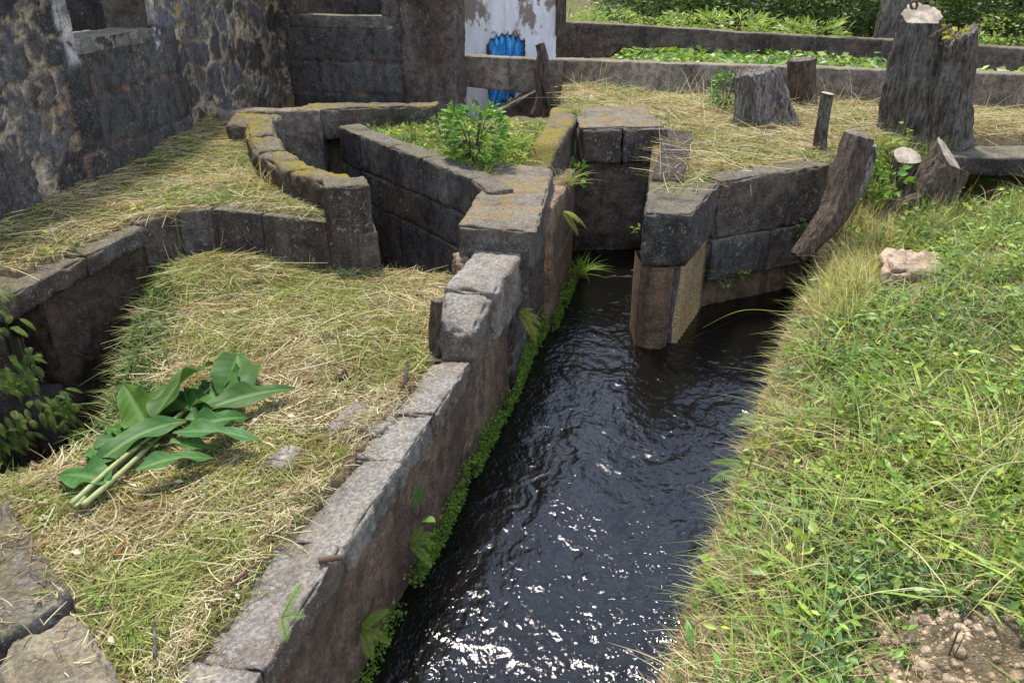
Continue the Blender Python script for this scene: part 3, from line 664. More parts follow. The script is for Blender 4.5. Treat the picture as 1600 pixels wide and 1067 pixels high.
bt = thing('buttress', 'sloping dark masonry buttress under the near end of the low wall', 'buttress', (.1, 16, 1))
a0, a1, a2, a3 = PY(760, 184, 15.9), PY(842, 140, 15.9), PY(860, 205, 15.9), PY(770, 215, 15.9)
mk('stone', *hexv([a3, a2, a2+[0, .6, 0], a3+[0, .6, 0], a0, a1, a1+[0, .6, 0], a0+[0, .6, 0]], .06, .05, .03, 4.), M['concrete_dark'], bt)

# ------------------------------------------------------------------ ruined building: rubble relief walls
def cells(s, z, seed, sz=.50):
    rr = np.random.RandomState(seed); ns, nz = int((s.max()-s.min())/sz)+4, int((z.max()-z.min())/(sz*.8))+4
    ps = s.min()+(np.arange(ns)[:, None]-1+rr.uniform(.05, .95, (ns, nz)))*sz; pz = z.min()+(np.arange(nz)[None]-1+rr.uniform(.1, .9, (ns, nz)))*sz*.8
    wgt = rr.choice([0, .05, .12, .2], (ns, nz), p=[.35, .3, .22, .13])*sz/.36
    pts = np.c_[ps.ravel(), pz.ravel()]; wt = wgt.ravel()
    f1 = np.full(s.shape, 9.); f2 = np.full(s.shape, 9.); idx = np.zeros(s.shape, int)
    for k, (a, b) in enumerate(pts):
        d = np.maximum(np.abs(s-a)*.8+np.abs(z-b)*.35, np.abs(z-b)*1.05+np.abs(s-a)*.3)*.7+.3*np.hypot(s-a, (z-b)*1.2)-wt[k]
        c = d < f1; f2 = np.where(c, f1, np.minimum(f2, d)); idx = np.where(c, k, idx); f1 = np.where(c, d, f1)
    return f1, f2-f1, idx
def relief(name, A, dirn, s0, s1, z0, z1, res, hole, dressed, parent, rough, seed, white=None, flip=1, mortar=(.47, .37, .25), mort2=(.25, .135, .10)):
    ns, nz = int((s1-s0)/res)+1, int((z1-z0)/res)+1
    s, z = np.meshgrid(np.linspace(s0, s1, ns), np.linspace(z0, z1, nz), indexing='ij')
    p = np.stack([s, z, np.zeros_like(s)], -1)
    sw_, zw_ = s+.085*fbm(p, 2.4, 6, .7, seed), z+.085*fbm(p, 2.4, 6, .7, seed+5)
    f1, ed, idx = cells(sw_, zw_, seed+1)
    thr = .03+.06*fbm(p, 1.7, 5, .65, seed+2)
    m = ss(thr-.005, thr+.03, ed); m = m*(1-ss(.155, .19, fbm(p, 2.1, 6, .68, seed+51)+.10*(ed < .12)))
    rr = np.random.RandomState(seed+3); K = idx.max()+1
    tone = rr.uniform(.5, 1.35, K); hue = rr.uniform(-.12, .12, K); hgt = rr.uniform(.35, 1.0, K)
    base = np.array([.100, .088, .080])
    col = base*tone[idx][..., None]*(1+hue[idx][..., None]*np.array([1, .1, -1.]))
    mo = np.array(mortar)*(1+.35*fbm(p, 5, 4, .6, seed+8))[..., None]
    orange = ss(.05, .3, fbm(p, .9, 4, .55, seed+21))[..., None]; mo = mo*(1-orange)+np.array([.36, .215, .08])*orange
    dk = ss(-.05, .25, fbm(p, 1.1, 4, .6, seed+31))[..., None]; mo = mo*(1-dk*.35)
    h = m*hgt[idx]*.042
    f1b, edb, idb = cells(sw_*1., zw_*1., seed+77, .17); tb = rr.uniform(.5, 1.5, idb.max()+1)
    mb2 = ss(.02, .045, edb)*ss(-.12, .05, fbm(p, 1.9, 4, .6, seed+61))*(1-m); mo = mo*(1-mb2[..., None])+np.array([.13, .115, .105])*tb[idb][..., None]*mb2[..., None]; h = h+.014*mb2
    c = mo*(1-m[..., None])+col*m[..., None]
    for (a0, a1, b0, b1, rows, wd) in dressed:
        ins = (s > a0) & (s < a1) & (z > b0) & (z < b1)
        zr = np.linspace(b0, b1, rows+1); r_ = np.clip(((zw_*.25+z*.75-b0)/(b1-b0)*rows), 0, rows-1e-3); ri = r_.astype(int); fr = (r_-ri)*(b1-b0)/rows; hh = (b1-b0)/rows
        off = np.array([rr.uniform(0, wd) for _ in range(rows)])[ri]; u = (sw_*.25+s*.75-a0+off)/wd; ui = np.floor(u).astype(int); fu = (u-ui)*wd
        e = np.minimum(np.minimum(fr, hh-fr), np.minimum(fu, wd-fu)); e = np.where((z > b1-.03), .1, e)
        mm = ss(.012, .04, e); bt_ = np.array([.75, 1., 1.3, .9, 1.1, .65, 1.2])[(ui*3+ri*5) % 7]
        cc = np.array([.080, .072, .067])*bt_[..., None]; mr = np.array(mort2)*(1+.4*fbm(p, 6, 3, .6, seed+9))[..., None]; pk = ss(-.05, .12, fbm(p, 1.6, 4, .6, seed+41))[..., None]; mr = mr*pk+np.array([.07, .063, .06])*(1-pk)
        wob = ins & (fbm(p, 3, 3, .6, seed+12)*.12+np.minimum(s-a0, a1-s) > .0)
        c = np.where(wob[..., None], mr*(1-mm[..., None])+cc*mm[..., None], c); h = np.where(wob, .03+.03*mm, h); m = np.where(wob, mm, m)
    if white:
        for (ws, wz0, wz1, wd) in white:
            f = ss(wd, wd*.3, np.abs(s-ws)+wd*.9*fbm(p, 3, 4, .6, seed+13))*ss(wz0, wz0+.25, z)*(z < wz1)*ss(-.12, .1, fbm(p, 6, 4, .7, seed+14))
            c = c*(1-f[..., None])+np.array([.62, .61, .62])*f[..., None]
    h = h*.8+.012*fbm(p, 9, 4, .6, seed+15)+.02*fbm(p, 1.2, 2, .5, seed+16)
    d = np.array(dirn)/np.linalg.norm(dirn); nrm = np.array([d[1], -d[0]])*flip
    V = np.stack([A[0]+d[0]*s+nrm[0]*h, A[1]+d[1]*s+nrm[1]*h, z], -1)
    I = np.arange(s.size).reshape(s.shape); Q = np.stack([I[:-1, :-1], I[1:, :-1], I[1:, 1:], I[:-1, 1:]], -1).reshape(-1, 4)
    sc, zc = .25*(s[:-1, :-1]+s[1:, :-1]+s[1:, 1:]+s[:-1, 1:]).ravel(), .25*(z[:-1, :-1]+z[1:, :-1]+z[1:, 1:]+z[:-1, 1:]).ravel()
    if hole is not None: Q = Q[~((sc > hole[0]) & (sc < hole[1]) & (zc > hole[2]) & (zc < hole[3]))]
    return V.reshape(-1, 3), Q, c.reshape(-1, 3)
rb = thing('ruined_building', 'roofless ruin of dark rubble masonry with two window openings in the upper left', 'ruin', (-4.8, 10, 1.4))
WA = np.array((-5.0, 5.5)); Wd_ = np.array((.0567, 1.)); Wd_ /= np.linalg.norm(Wd_); Wn = np.array([Wd_[1], -Wd_[0]])
def PW(px, py, A=WA, n=Wn, d=Wd_):
    r = ray(px, py); t = A.dot(n)/(r[:2].dot(n)); q = r*t; return (q[:2]-A).dot(d), CH+q[2]
sA, zA = PW(112, 66); sB, zB = PW(236, 42); zS = (zA+zB)/2
s_l = PW(100, 140)[0]; s_r = PW(288, 150)[0]
V, Q, C = relief('wall', WA, Wd_, -4.5, 9.95, 1.1, 4.35, .034, (sA, sB, zS-.02, 4.2), [(s_l, s_r, 1.5, zS, 3, 1.05)], rb, 1, 7, [(sA-.12, zS-.35, 5, .16), (sB+.05, zS-.35, zS+.5, .16)])
mk('wall', V, Q, M['relief'], rb, C)
def wbox(s0, s1, z0, z1, d0, d1, A=WA, d=Wd_, n=Wn):
    p = lambda s, t: A+d*s-n*t
    return box8([p(s0, d0), p(s0, d1), p(s1, d1), p(s1, d0)][::-1], z0, z1)
mb = MB()
for a, b, z0, z1 in ((-4.5, sA, 1.0, 4.33), (sB, 9.9, 1.0, 4.33), (sA+.002, sB-.002, 1.0, zS-.03), (sA+.002, sB-.002, 4.2, 4.33)):
    mb.add(*hexv(wbox(a, b, z0, z1, .03, .6), .12, .02, .012, a))
mb.build('wall', M['basalt'], rb)
f = mk('window_sill', *hexv(wbox(sA-.02, sB+.02, zS-.16, zS+.01, -.05, .52), .04, .03, .014, 3.), M['concrete'], rb)
mk('window_jamb', *hexv(wbox(sA-.17, sA, zS-.1, 4.2, -.05, .1), .04, .02, .015, 5.), M['whitewash'], rb)
mk('window_jamb', *hexv(wbox(sB, sB+.14, zS+.02, 4.2, -.035, .1), .04, .02, .015, 6.), M['whitewash'], rb)
mk('inner_wall', *hexv(box8([(-8.5, 5), (-8.0, 5), (-7.4, 15.5), (-7.9, 15.5)], 1, 4.2), .15, .03, .05, 4.), M['basalt'], rb)
# back wall
BA = np.array((-4.5, 15.3)); Bd = np.array((3.25, -.95)); Bd /= np.linalg.norm(Bd); Bn = np.array([Bd[1], -Bd[0]])
if Bn[1] > 0: Bn = -Bn
PB = lambda px, py: PW(px, py, BA, Bn, Bd)
t0, zb0 = PB(455, 40); t1, zb1 = PB(605, 42); zW = (zb0+zb1)/2; tE = PB(640, 100)[0]
V, Q, C = relief('wall', BA, Bd, -.1, tE+.1, .6, 5.2, .04, (t0+.08, t1-.08, zb0+.16, 5.0), [(.28, tE+.2, .7, zb0-.02, 4, 1.3)], rb, 1, 19, None, 1 if np.array([Bd[1], -Bd[0]])[1] < 0 else -1)
mk('wall', V, Q, M['relief'], rb, C)
wb2 = lambda *a: wbox(*a, BA, Bd, Bn)
mb = MB()
for a, b, z0, z1 in ((-.3, t0+.08, .5, 5.2), (t1-.08, tE, .5, 5.2), (t0+.082, t1-.082, .5, zb0+.15), (t0+.082, t1-.082, 4.6, 5.2)):
    c8 = wb2(a, b, z0, z1, .03, .55); mb.add(*hexv(c8, .12, .02, .012, a+9))
mb.build('wall', M['basalt'], rb)
mk('window_sill', *hexv(wb2(t0, t1, zb0-.02, zb0+.18, -.045, .45), .04, .02, .014, 13.), M['concrete'], rb)
mb = MB()
for a, b in ((t0-.1, t0+.08), (t1-.08, t1+.1)): mk('window_surround', *hexv(wb2(a, b, zb0+.185, 5.0, -.03, .1), .05, .02, .014, a), M['basalt'], rb)
mk('inner_wall', *hexv(box8([(-5.5, 17.6), (-1.7, 16.9), (-1.7, 17.3), (-5.5, 18.0)], .5, 5.0), .12, .03, .05, 8.), M['basalt'], rb)
tC0, _ = PB(634, 100); tC1, _ = PB(714, 100)
mk('corner_column', *hexv(wb2(tC0, tC1, .4, 5.0, -.16, .5), .06, .04, .035, 3.), M['concrete_dark'], rb)

# ------------------------------------------------------------------ white wall with the painted wing
pw_ = thing('painted_wall', 'white peeling wall with a blue painted wing behind the low concrete wall', 'wall', (-.2, 18.5, 1))
wl, wr = PY(690, 100, 18.5)[0], PY(868, 60, 18.5)[0]
mk('wall', *hexv(box8([(wl, 18.5), (wr, 18.5), (wr, 18.9), (wl, 18.9)], .4, [5.0]*4), .1, .02, .012, 3.), M['paintwall'], pw_)
mk('corner_post', *hexv(box8([(wr+.01, 18.42), (wr+.22, 18.42), (wr+.22, 18.95), (wr+.01, 18.95)], 2.6, [5.0]*4), .07, .02, .02, 5.), M['bark_brown'], pw_)
gu, gv = np.meshgrid(np.linspace(755, 828, 110), np.linspace(44, 182, 150), indexing='ij'); pz_ = np.stack([gu*.1, gv*.1, 0*gu], -1)
up_ = 47+.016*(gu-792)**2+7*np.abs(np.sin((gu-758)*.36))+5*fbm(pz_*[3, .1, 1], 1., 3, .6, 2)
lo_ = 179-.78*np.maximum(0, gu-766)+4*np.sin(gu*.55)-9*np.maximum(0, 766-gu); rt_ = 821-.0012*(gv-80)**2*(gv > 80)+2*fbm(pz_, 1.5, 2)
dd = np.minimum(np.minimum(gv-up_, lo_-gv), np.minimum(gu-760+3*fbm(pz_, 1.2, 3), rt_-gu)); 
ang = np.arctan2(gu-790, gv-112); rib = np.abs(np.sin(ang*9+.6*fbm(pz_, .8, 3)))
tone_ = fbm(pz_*[2.5, .5, 1], .8, 4, .6, 5)
cw_ = np.array([.015, .20, .55])*(1-ss(-.1, .35, tone_))[..., None]+np.array([.13, .48, .78])*ss(-.1, .35, tone_)[..., None]
dkm = np.maximum(ss(9, 2, dd+3*fbm(pz_, 2.5, 3, .6, 3)), ss(.30, .10, rib)*.8)[..., None]; cw_ = cw_*(1-dkm)+np.array([.012, .014, .03])*dkm
PT = np.stack([PY(a_, b_, 18.492-.0) for a_, b_ in zip(gu.ravel(), gv.ravel())]); I = np.arange(gu.size).reshape(gu.shape)
Q = np.stack([I[:-1, :-1], I[1:, :-1], I[1:, 1:], I[:-1, 1:]], -1).reshape(-1, 4); Q = Q[(dd.ravel()[Q] > 0).all(1)]
mk('wing_mural', PT-[0, .03, 0], Q, M['mural'], pw_, cw_.reshape(-1, 3))

# ------------------------------------------------------------------ sawn stumps, posts and sticks
def dist(p): return float(np.dot(np.asarray(p)-[0, 0, CH], [0, _cp, -_sp]))/FPX     # metres per pixel there
def trunk(path, rad, seed=0., nang=104, n=64, flute=.10, rough=.05, flare=.25, tilt=(0, 0), dome=0., jag=0.):
    p = smooth_path(path, n); r = np.interp(np.linspace(0, 1, n), np.linspace(0, 1, len(rad)), rad)
    t = np.gradient(p, axis=0); t /= np.linalg.norm(t, axis=1)[:, None]
    a = np.cross(t, [.2, 1, .1]); a /= np.linalg.norm(a, axis=1)[:, None]; b = np.cross(t, a)
    an = np.linspace(0, 2*np.pi, nang, endpoint=False); u = np.linspace(0, 1, n)
    ring = np.stack([np.cos(an), np.sin(an), 0*an], -1)
    fl = fbm(ring*1.3+seed*3.1, 1., 3, .55, seed)                                  # flutes run along the trunk
    A = np.broadcast_to(ring[None], (n, nang, 3)).copy(); A[..., 2] = u[:, None]*2.5
    ns = fbm(A, 2.2, 4, .6, seed+4)
    B = A.copy(); B[..., :2] *= 3.4; B[..., 2] *= .9; bk = fbm(B, 2.4, 3, .6, seed+8)
    root = np.maximum(0, fbm(ring*1.6+seed, 1.2, 2, .5, seed+2)+.15)
    rr = r[:, None]*(1+flute*2*fl[None]+rough*ns*2+.13*bk)+(flare*r[0]*np.exp(-u*9))[:, None]*(.3+2.2*root[None])
    V = p[:, None]+(a[:, None]*ring[None, :, :1]+b[:, None]*ring[None, :, 1:2])*rr[..., None]
    # slanted saw cut at the top
    off = V[-6:]-p[-6:, None]; w = np.linspace(0, 1, 6)[:, None]
    sh = (off@np.array([tilt[0], tilt[1], 0.]))*w
    sh = sh+jag*w*np.abs(fbm(ring*2.5, 2., 3, .6, seed+5))[None]*r[-1]
    V[-6:] += t[-6:, None]*sh[..., None]
    I = np.arange(n*nang).reshape(n, nang); J = np.roll(I, -1, 1)
    Q = np.stack([I[:-1], J[:-1], J[1:], I[1:]], -1).reshape(-1, 4)
    top = V[-1]; cen = top.mean(0); k = 5; C = []
    for j in range(k):
        f = 1-j/k; ringv = cen+(top-cen)*f*.995
        ringv = ringv+t[-1]*(.002+.02*r[-1]*fbm(ringv, 14, 3, .6, seed)[:, None]*(j > 0)+dome*(1-f*f)*r[-1]); C.append(ringv)
    C = np.concatenate(C+[cen[None]+t[-1]*(.004+dome*r[-1])]); Ic = np.arange(k*nang).reshape(k, nang); Jc = np.roll(Ic, -1, 1)
    CQ = [np.stack([Ic[:-1], Jc[:-1], Jc[1:], Ic[1:]], -1).reshape(-1, 4), np.stack([Ic[-1], Jc[-1], np.full(nang, k*nang)], -1)]
    return V.reshape(-1, 3), Q, C, CQ
def stump(label, pts, rpx, m='bark', seed=0., name='tree_stump', cat='stump', parent=None, cutm='cut', depth=0., group='sawn stumps', fz=None, **kw):
    """pts: pixels from the foot up; the foot stands on the ground, the rest at the same distance (plus depth)"""
    foot = G(*pts[0]) if fz is None else P(*pts[0], fz); path = [foot-[0, 0, .12]]
    path += [PY(px, py, foot[1]+depth*(k+1)/(len(pts)-1)) for k, (px, py) in enumerate(pts[1:])]
    rad = [r*dist(foot) for r in rpx]
    V, Q, C, CQ = trunk(path, rad, seed, **kw)
    t = parent or thing(name, label, cat, foot, group)
    mk('trunk', V, Q, M[m], t); mk('cut_face', C, CQ, M[cutm], t); return t, foot
ts, _ = stump('biggest stump at upper right, two thick grey trunks grown together, taller one sawn flat', [(1425, 208), (1422, 150), (1430, 80), (1441, 26)], [46, 37, 31, 27], 'bark', 1., tilt=(.05, .6), flute=.17, rough=.08)
stump('', [(1474, 215), (1474, 160), (1488, 100), (1494, 62)], [40, 34, 30, 25], 'bark', 2., parent=ts, jag=1.1, cutm='deadwood', flute=.15, rough=.08, tilt=(.45, 0))
stump('', [(1500, 205), (1502, 175), (1502, 150)], [14, 12, 8], 'bark', 12., parent=ts, jag=.5, cutm='deadwood')
b0 = G(1478, 215); 
V, F = tube(smooth_path([PY(1455, 62, b0[1]-.25), PY(1468, 50, b0[1]-.28), PY(1486, 40, b0[1]-.25)], 8), [.05, .04, .035, .035, .03, .03, .03, .028], 9)
mk('cut_branch', V, F, M['bark_brown'], ts)
an = np.linspace(0, 2*np.pi, 17)
V, F = tube([PY(1428+5*math.cos(a), 8+7*math.sin(a), b0[1]-.1) for a in an], .018, 6, False)
mk('iron_ring', V, F, M['iron'], ts)
stump('weathered grey fluted stump at the left of the straw platform, beside a green leafy sprout', [(1190, 196), (1185, 150), (1177, 114)], [40, 30, 24], 'deadwood', 3., flute=.42, flare=.5, cutm='deadwood', jag=.5, tilt=(-.1, .1))
stump('square topped brown stump standing close against the nearer low wall', [(1253, 168), (1252, 130), (1253, 94)], [24, 20, 20], 'bark_brown', 4., flute=.14, cutm='deadwood', jag=.25)
stump('thin upright sawn post leaning right in the straw before the big double trunk', [(1281, 236), (1285, 195), (1293, 146)], [11, 9, 9], 'bark', 5., flute=.04, flare=.1, tilt=(-.15, .1), name='post_stump')
stump('twisted leaning stump whose root grips the end of the dark block wall', [(1248, 388), (1286, 356), (1308, 322), (1324, 272), (1342, 212)], [12, 20, 23, 24, 22], 'bark_brown', 6., flute=.16, flare=.05, cutm='deadwood', tilt=(.0, .25), dome=.25, depth=.5, fz=.9)
_ls = bpy.data.objects['tree_stump.003']
stump('', [(1262, 384), (1300, 350), (1330, 305), (1348, 262), (1356, 222)], [5, 11, 14, 15, 14], 'deadwood', 16., parent=_ls, flute=.12, flare=.05, cutm='cut', tilt=(-.3, .5), depth=.42, fz=.9)
stump('short thin stump with a clean pale cut, between leaning stump and thick slanting one', [(1402, 330), (1409, 290), (1418, 246)], [22, 20, 20], 'bark_brown', 7., fz=1.0, flute=.08, tilt=(.0, .55))
stump('thick stump slanting right with a bright oval cut facing the culvert', [(1432, 345), (1458, 300), (1487, 252)], [44, 38, 31], 'bark_brown', 8., fz=.95, flute=.16, tilt=(-.5, .5), dome=.05)
stump('low knobby bark hump among cut stems below the thick slanting stump', [(1380, 352), (1410, 336), (1440, 322)], [24, 28, 22], 'bark_brown', 9., fz=.95, flute=.2, cutm='deadwood', dome=.2)
# stick posts on the left bank
stump('short broken stick post standing upright behind the raised stones of the channel wall', [(683, 562), (679, 520), (683, 470)], [11, 9, 9], 'bark_brown', 10., name='stick_post', cat='stick', flute=.08, flare=.15, cutm='deadwood', jag=.5, group=None)
def rod(name, label, pts, r, m='bark_brown', cat='stick', up=0.02, group=None):
    g = [G(px, py) if len(a) == 0 else G(px, py)+[0, 0, a[0]] for px, py, *a in pts]
    p = smooth_path([v+[0, 0, up] for v in g], 14); V, F = tube(p, np.linspace(r, r*.6, 14), 8); V = V+.15*r*fbm(V, 30, 2)[:, None]
    return tag(mk(name, V, F, M[m]), label, cat, group)
rod('twig', 'crooked bare brown twig curling up from the grass beside the channel wall', [(592, 628), (612, 624), (630, 616, .05), (640, 592, .13)], .022)
rod('twig', 'short dark twig stub poking out of the mown grass left of the crooked twig', [(533, 598), (541, 590, .05)], .028)
rod('twig', 'thin pale dry stalk standing in the grass at the bottom of the bank', [(246, 1067), (247, 1040, .05), (249, 1000, .1)], .012, 'deadwood')
c = G(385, 870); 
rod('twig', 'long thin reddish bent stalk lying across the grass onto the wall coping', [(300, 985), (380, 912, .04), (440, 880, .05), (505, 872, .03)], .009, 'iron')
V, F = tube(smooth_path([P(498, 876, 1.14), P(520, 872, 1.15), P(534, 870, 1.15)], 8), .017, 7)
tag(mk('twig', V, F, M['iron']), 'short reddish stub jutting out over the coping above the stream', 'stick')
# old dry vine trunk against the low wall
vt = thing('vine_trunk', 'dry twisted brown vine stump climbing over the nearer low wall', 'stump', G(850, 178))
fy = 15.55
for k, (pts, rp_) in enumerate([([(850, 182), (846, 140), (850, 105), (843, 70)], [15, 10, 8, 7]), ([(838, 180), (846, 150), (842, 110), (846, 80)], [9, 8, 7, 4]), ([(868, 178), (858, 150), (850, 120)], [9, 7, 5]), ([(866, 165), (880, 120), (884, 96)], [4, 3, 2])]):
    path = [PY(px, py, fy-.1*k) for px, py in pts]; V, Q, C, CQ = trunk(path, [r*.0118 for r in rp_], 20+k, nang=40, n=40, flare=.2, flute=.2, jag=.5)
    mk('stem', V, Q, M['bark_brown'], vt)
tt = thing('tree', 'dark thick trunk rising out of the picture behind the far wall', 'tree', (0, 0, 0))
g0 = PY(1405, 62, 21.5); g0[2] = gz1(g0[0], g0[1]); tt.location = [float(v) for v in g0]
V, Q, C, CQ = trunk([g0-[0, 0, .2], PY(1402, 40, 21.5), PY(1415, -40, 21.7), PY(1420, -160, 22), PY(1440, -330, 22)], [.62, .5, .42, .36, .3], 31, flare=.3)
mk('trunk', V, Q, M['bark'], tt)

# ------------------------------------------------------------------ cut ginger stalks on the grass
def leafblade(p0, p1, wid, seed, lift=.06, sag=.0, roll=0., fold=.5, segs=22, wave=.3, prof=None):
    rr = np.random.RandomState(seed); p0 = np.asarray(p0, float); p1 = np.asarray(p1, float); d = p1-p0; L = np.linalg.norm(d); d = d/L
    up = np.array([0, 0, 1.]); s = np.cross(d, up); s /= np.linalg.norm(s); n = np.cross(s, d)
    s, n = s*math.cos(roll)+n*math.sin(roll), n*math.cos(roll)-s*math.sin(roll)
    t = np.linspace(0, 1, segs+1); x = np.linspace(-1, 1, 9)
    w = wid*.5*np.clip(np.sin(np.pi*np.clip(.04+.97*t, 0, 1)**.8), .02, 1)**.75
    c = p0+d*(t*L)[:, None]+n*(lift*np.sin(np.pi*t)-sag*t**2)[:, None]+s*(rr.uniform(-.05, .05)*L*np.sin(np.pi*t))[:, None]
    ph = rr.uniform(0, 6)
    V = c[:, None]+s[None, None]*(w[:, None]*x[None])[..., None]
    z = fold*w[:, None]*np.abs(x)[None]**1.3+wave*w[:, None]*np.sin(t*11+ph)[:, None]*x[None]*np.abs(x)[None]+.10*w[:, None]*np.sin(t*17+ph*2)[:, None]*np.abs(x)[None]**2
    z = z-.05*wid*np.exp(-(x/.09)**2)[None]
    V = V+n*z[..., None]; I = np.arange(V[..., 0].size).reshape(segs+1, 9)
    Q = np.stack([I[:-1, :-1], I[:-1, 1:], I[1:, 1:], I[1:, :-1]], -1).reshape(-1, 4)
    g = np.array([.050, .128, .024])*rr.uniform(.75, 1.2); g = g*np.array([rr.uniform(.85, 1.25), 1, rr.uniform(.8, 1.3)])
    col = np.broadcast_to(g, V.shape).copy(); col *= (1+.16*np.sin(t[:, None]*95-np.abs(x)[None]*7)+.2*(np.abs(x)[None] > .9))[..., None]
    col = np.where((np.abs(x) < .12)[None, :, None], np.array([.13, .22, .07]), col)
    V = V.reshape(-1, 3); V[:, 2] = np.maximum(V[:, 2], gz(V[:, 0], V[:, 1])+.015)
    return V, Q, col.reshape(-1, 3)
stalks = [
 ('cut ginger stalk on the left of the heap, its big leaves curling up', [(112, 792), (200, 722), (262, 660)], 9,
  [((238, 682), (190, 597), 46, .03, .28, .5), ((150, 700), (250, 655), 34, .04, .06, .2), ((165, 738), (103, 680), 44, .04, .10, -.3), ((240, 645), (268, 598), 40, .06, .12, .2)]),
 ('cut ginger stalk with a broken sheath and wide leaves pointing at the pit', [(122, 806), (180, 742), (275, 668)], 10,
  [((168, 752), (90, 738), 46, .03, .03, .1), ((152, 722), (308, 652), 36, .09, .10, -.2), ((200, 705), (280, 655), 34, .03, .05, .1), ((185, 715), (135, 700), 30, .03, .04, .1), ((220, 690), (160, 665), 30, .02, .06, .1), ((215, 700), (258, 690), 26, .02, .03, .1)]),
 ('cut ginger stalk with the tallest leaf tuft at the top of the heap', [(134, 808), (205, 745), (300, 650), (338, 612)], 10,
  [((243, 650), (330, 563), 52, .10, .24, .5), ((352, 618), (372, 548), 58, .05, .16, -.3), ((358, 640), (300, 600), 64, .05, .04, 0), ((345, 612), (366, 572), 46, .03, .10, .4), ((300, 640), (262, 612), 38, .02, .06, .2), ((290, 655), (345, 655), 30, .02, .03, 0)]),
 ('longest cut ginger stalk uppermost, leaves spread right towards the stream wall', [(118, 812), (190, 745), (270, 682), (346, 615)], 9,
  [((318, 640), (462, 603), 34, .06, .06, -.3), ((298, 668), (387, 648), 36, .05, .05, -.2), ((270, 676), (406, 684), 34, .06, .07, .1), ((212, 735), (336, 712), 30, .05, .03, 0), ((265, 690), (340, 700), 24, .02, .02, 0)])]
for k, (lab, pts, wpx, leaves) in enumerate(stalks):
    g = [G(*p) for p in pts]; t = thing('ginger_stalk', lab, 'cut stalk', g[0], 'heap of cut ginger stalks')
    up = .03+.028*k; p = smooth_path([v+[0, 0, up] for v in g], 24); r = wpx*.5*dist(g[0])
    mb = MB().add(*tube(p, np.linspace(r, r*.6, 24)*(1+.06*np.sin(np.arange(24)*2.1)), 10)); mb.build('stem', M['stem'], t)
    for j, (a, b, w, lift, tipz, roll) in enumerate(leaves):
        pa, pb = G(*a, .05+up), G(*b, tipz*.75+up*.6); V, Q, C = leafblade(pa, pb, w*dist(pa)*1.28, 100+k*9+j, lift*.6, .02, roll, .22)
        mk('leaf', V, Q, M['glossleaf'], t, C)

# ------------------------------------------------------------------ mown grass, straw and weeds (uncountable: stuff)
def scatter(poly, n, holes=(), mask=None):
    p = np.asarray([v[:2] for v in poly], float); lo, hi = p.min(0), p.max(0); X = []; Y = []; got = 0
    while got < n:
        x = R.uniform(lo[0], hi[0], 4*n); y = R.uniform(lo[1], hi[1], 4*n); k = inpoly(x, y, p)
        for h in holes: k &= ~inpoly(x, y, h)
        if mask is not None: k &= mask(x, y)
        X.append(x[k]); Y.append(y[k]); got += int(k.sum())
        if not k.any(): break
    x = np.concatenate(X)[:n]; y = np.concatenate(Y)[:n]; return x, y, gz(x, y)
STRAW = [(.50, .43, .25), (.64, .57, .38), (.40, .33, .17), (.19, .13, .07), (.46, .43, .22), (.28, .20, .11), (.55, .47, .28)]
GRN = [(.20, .27, .06), (.13, .22, .04), (.28, .32, .09), (.08, .14, .03)]
LEAFG = [(.26, .35, .04), (.18, .29, .04), (.11, .20, .035), (.09, .17, .05), (.36, .39, .05)]
def tone(x, y, n, green=0., gs=1.2, seed=0, jit=.16, straw=STRAW, grn=GRN):
    g = fbm(xy0(x, y), gs, 3, .55, seed)+green; f = R.uniform(-.25, .25, n)+g > .12
    c = pick(straw, n, jit); c2 = pick(grn, n, jit); c = np.where(f[:, None], c2, c)
    dk = ss(-.05, .3, fbm(xy0(x, y), 2.1, 3, .6, seed+9))[:, None]*.45; return c*(1-dk*np.array([.6, .8, 1.]))
def straw(mb, poly, n, L=(.08, .3), w=(.0035, .008), zo=.045, green=0., seed=0, holes=(), zlo=-.12, zhi=.22, mask=None, az=None, spread=math.pi, zfix=None, **kw):
    x, y, z = (scatter if zfix is None else _sc)(poly, n, holes, mask)
    if zfix is not None: z = 0*z+zfix; n = len(x)
    lump = np.clip(fbm(xy0(x, y), 3.5, 3, .6, seed+3)+.35, 0, 1)
    P0 = np.c_[x, y, z+R.uniform(.002, 1, n)*zo*(.4+lump)]
    D = rdir(n, zlo, zhi, az, spread); N = rdir(n, .6, 1.5); B = rdir(n, -.5, .15)*R.uniform(.05, .95, (n, 1))
    Ls = R.uniform(*L, n); e = P0+D*Ls[:, None]*.9; ok = (gz(e[:, 0], e[:, 1]) > z-.16) | (R.uniform(0, 1, n) < .12)
    x, y, z, P0, D, N, B, Ls = x[ok], y[ok], z[ok], P0[ok], D[ok], N[ok], B[ok], Ls[ok]; n = len(x)
    V, Q, k = ribbons(P0, D, N, Ls, R.uniform(*w, n), 4, B, 'straw')
    V[:, 2] = np.maximum(V[:, 2], gz(V[:, 0], V[:, 1])+.002)
    mb.add(V, Q, rep(tone(x, y, n, green, seed=seed, **kw), k))
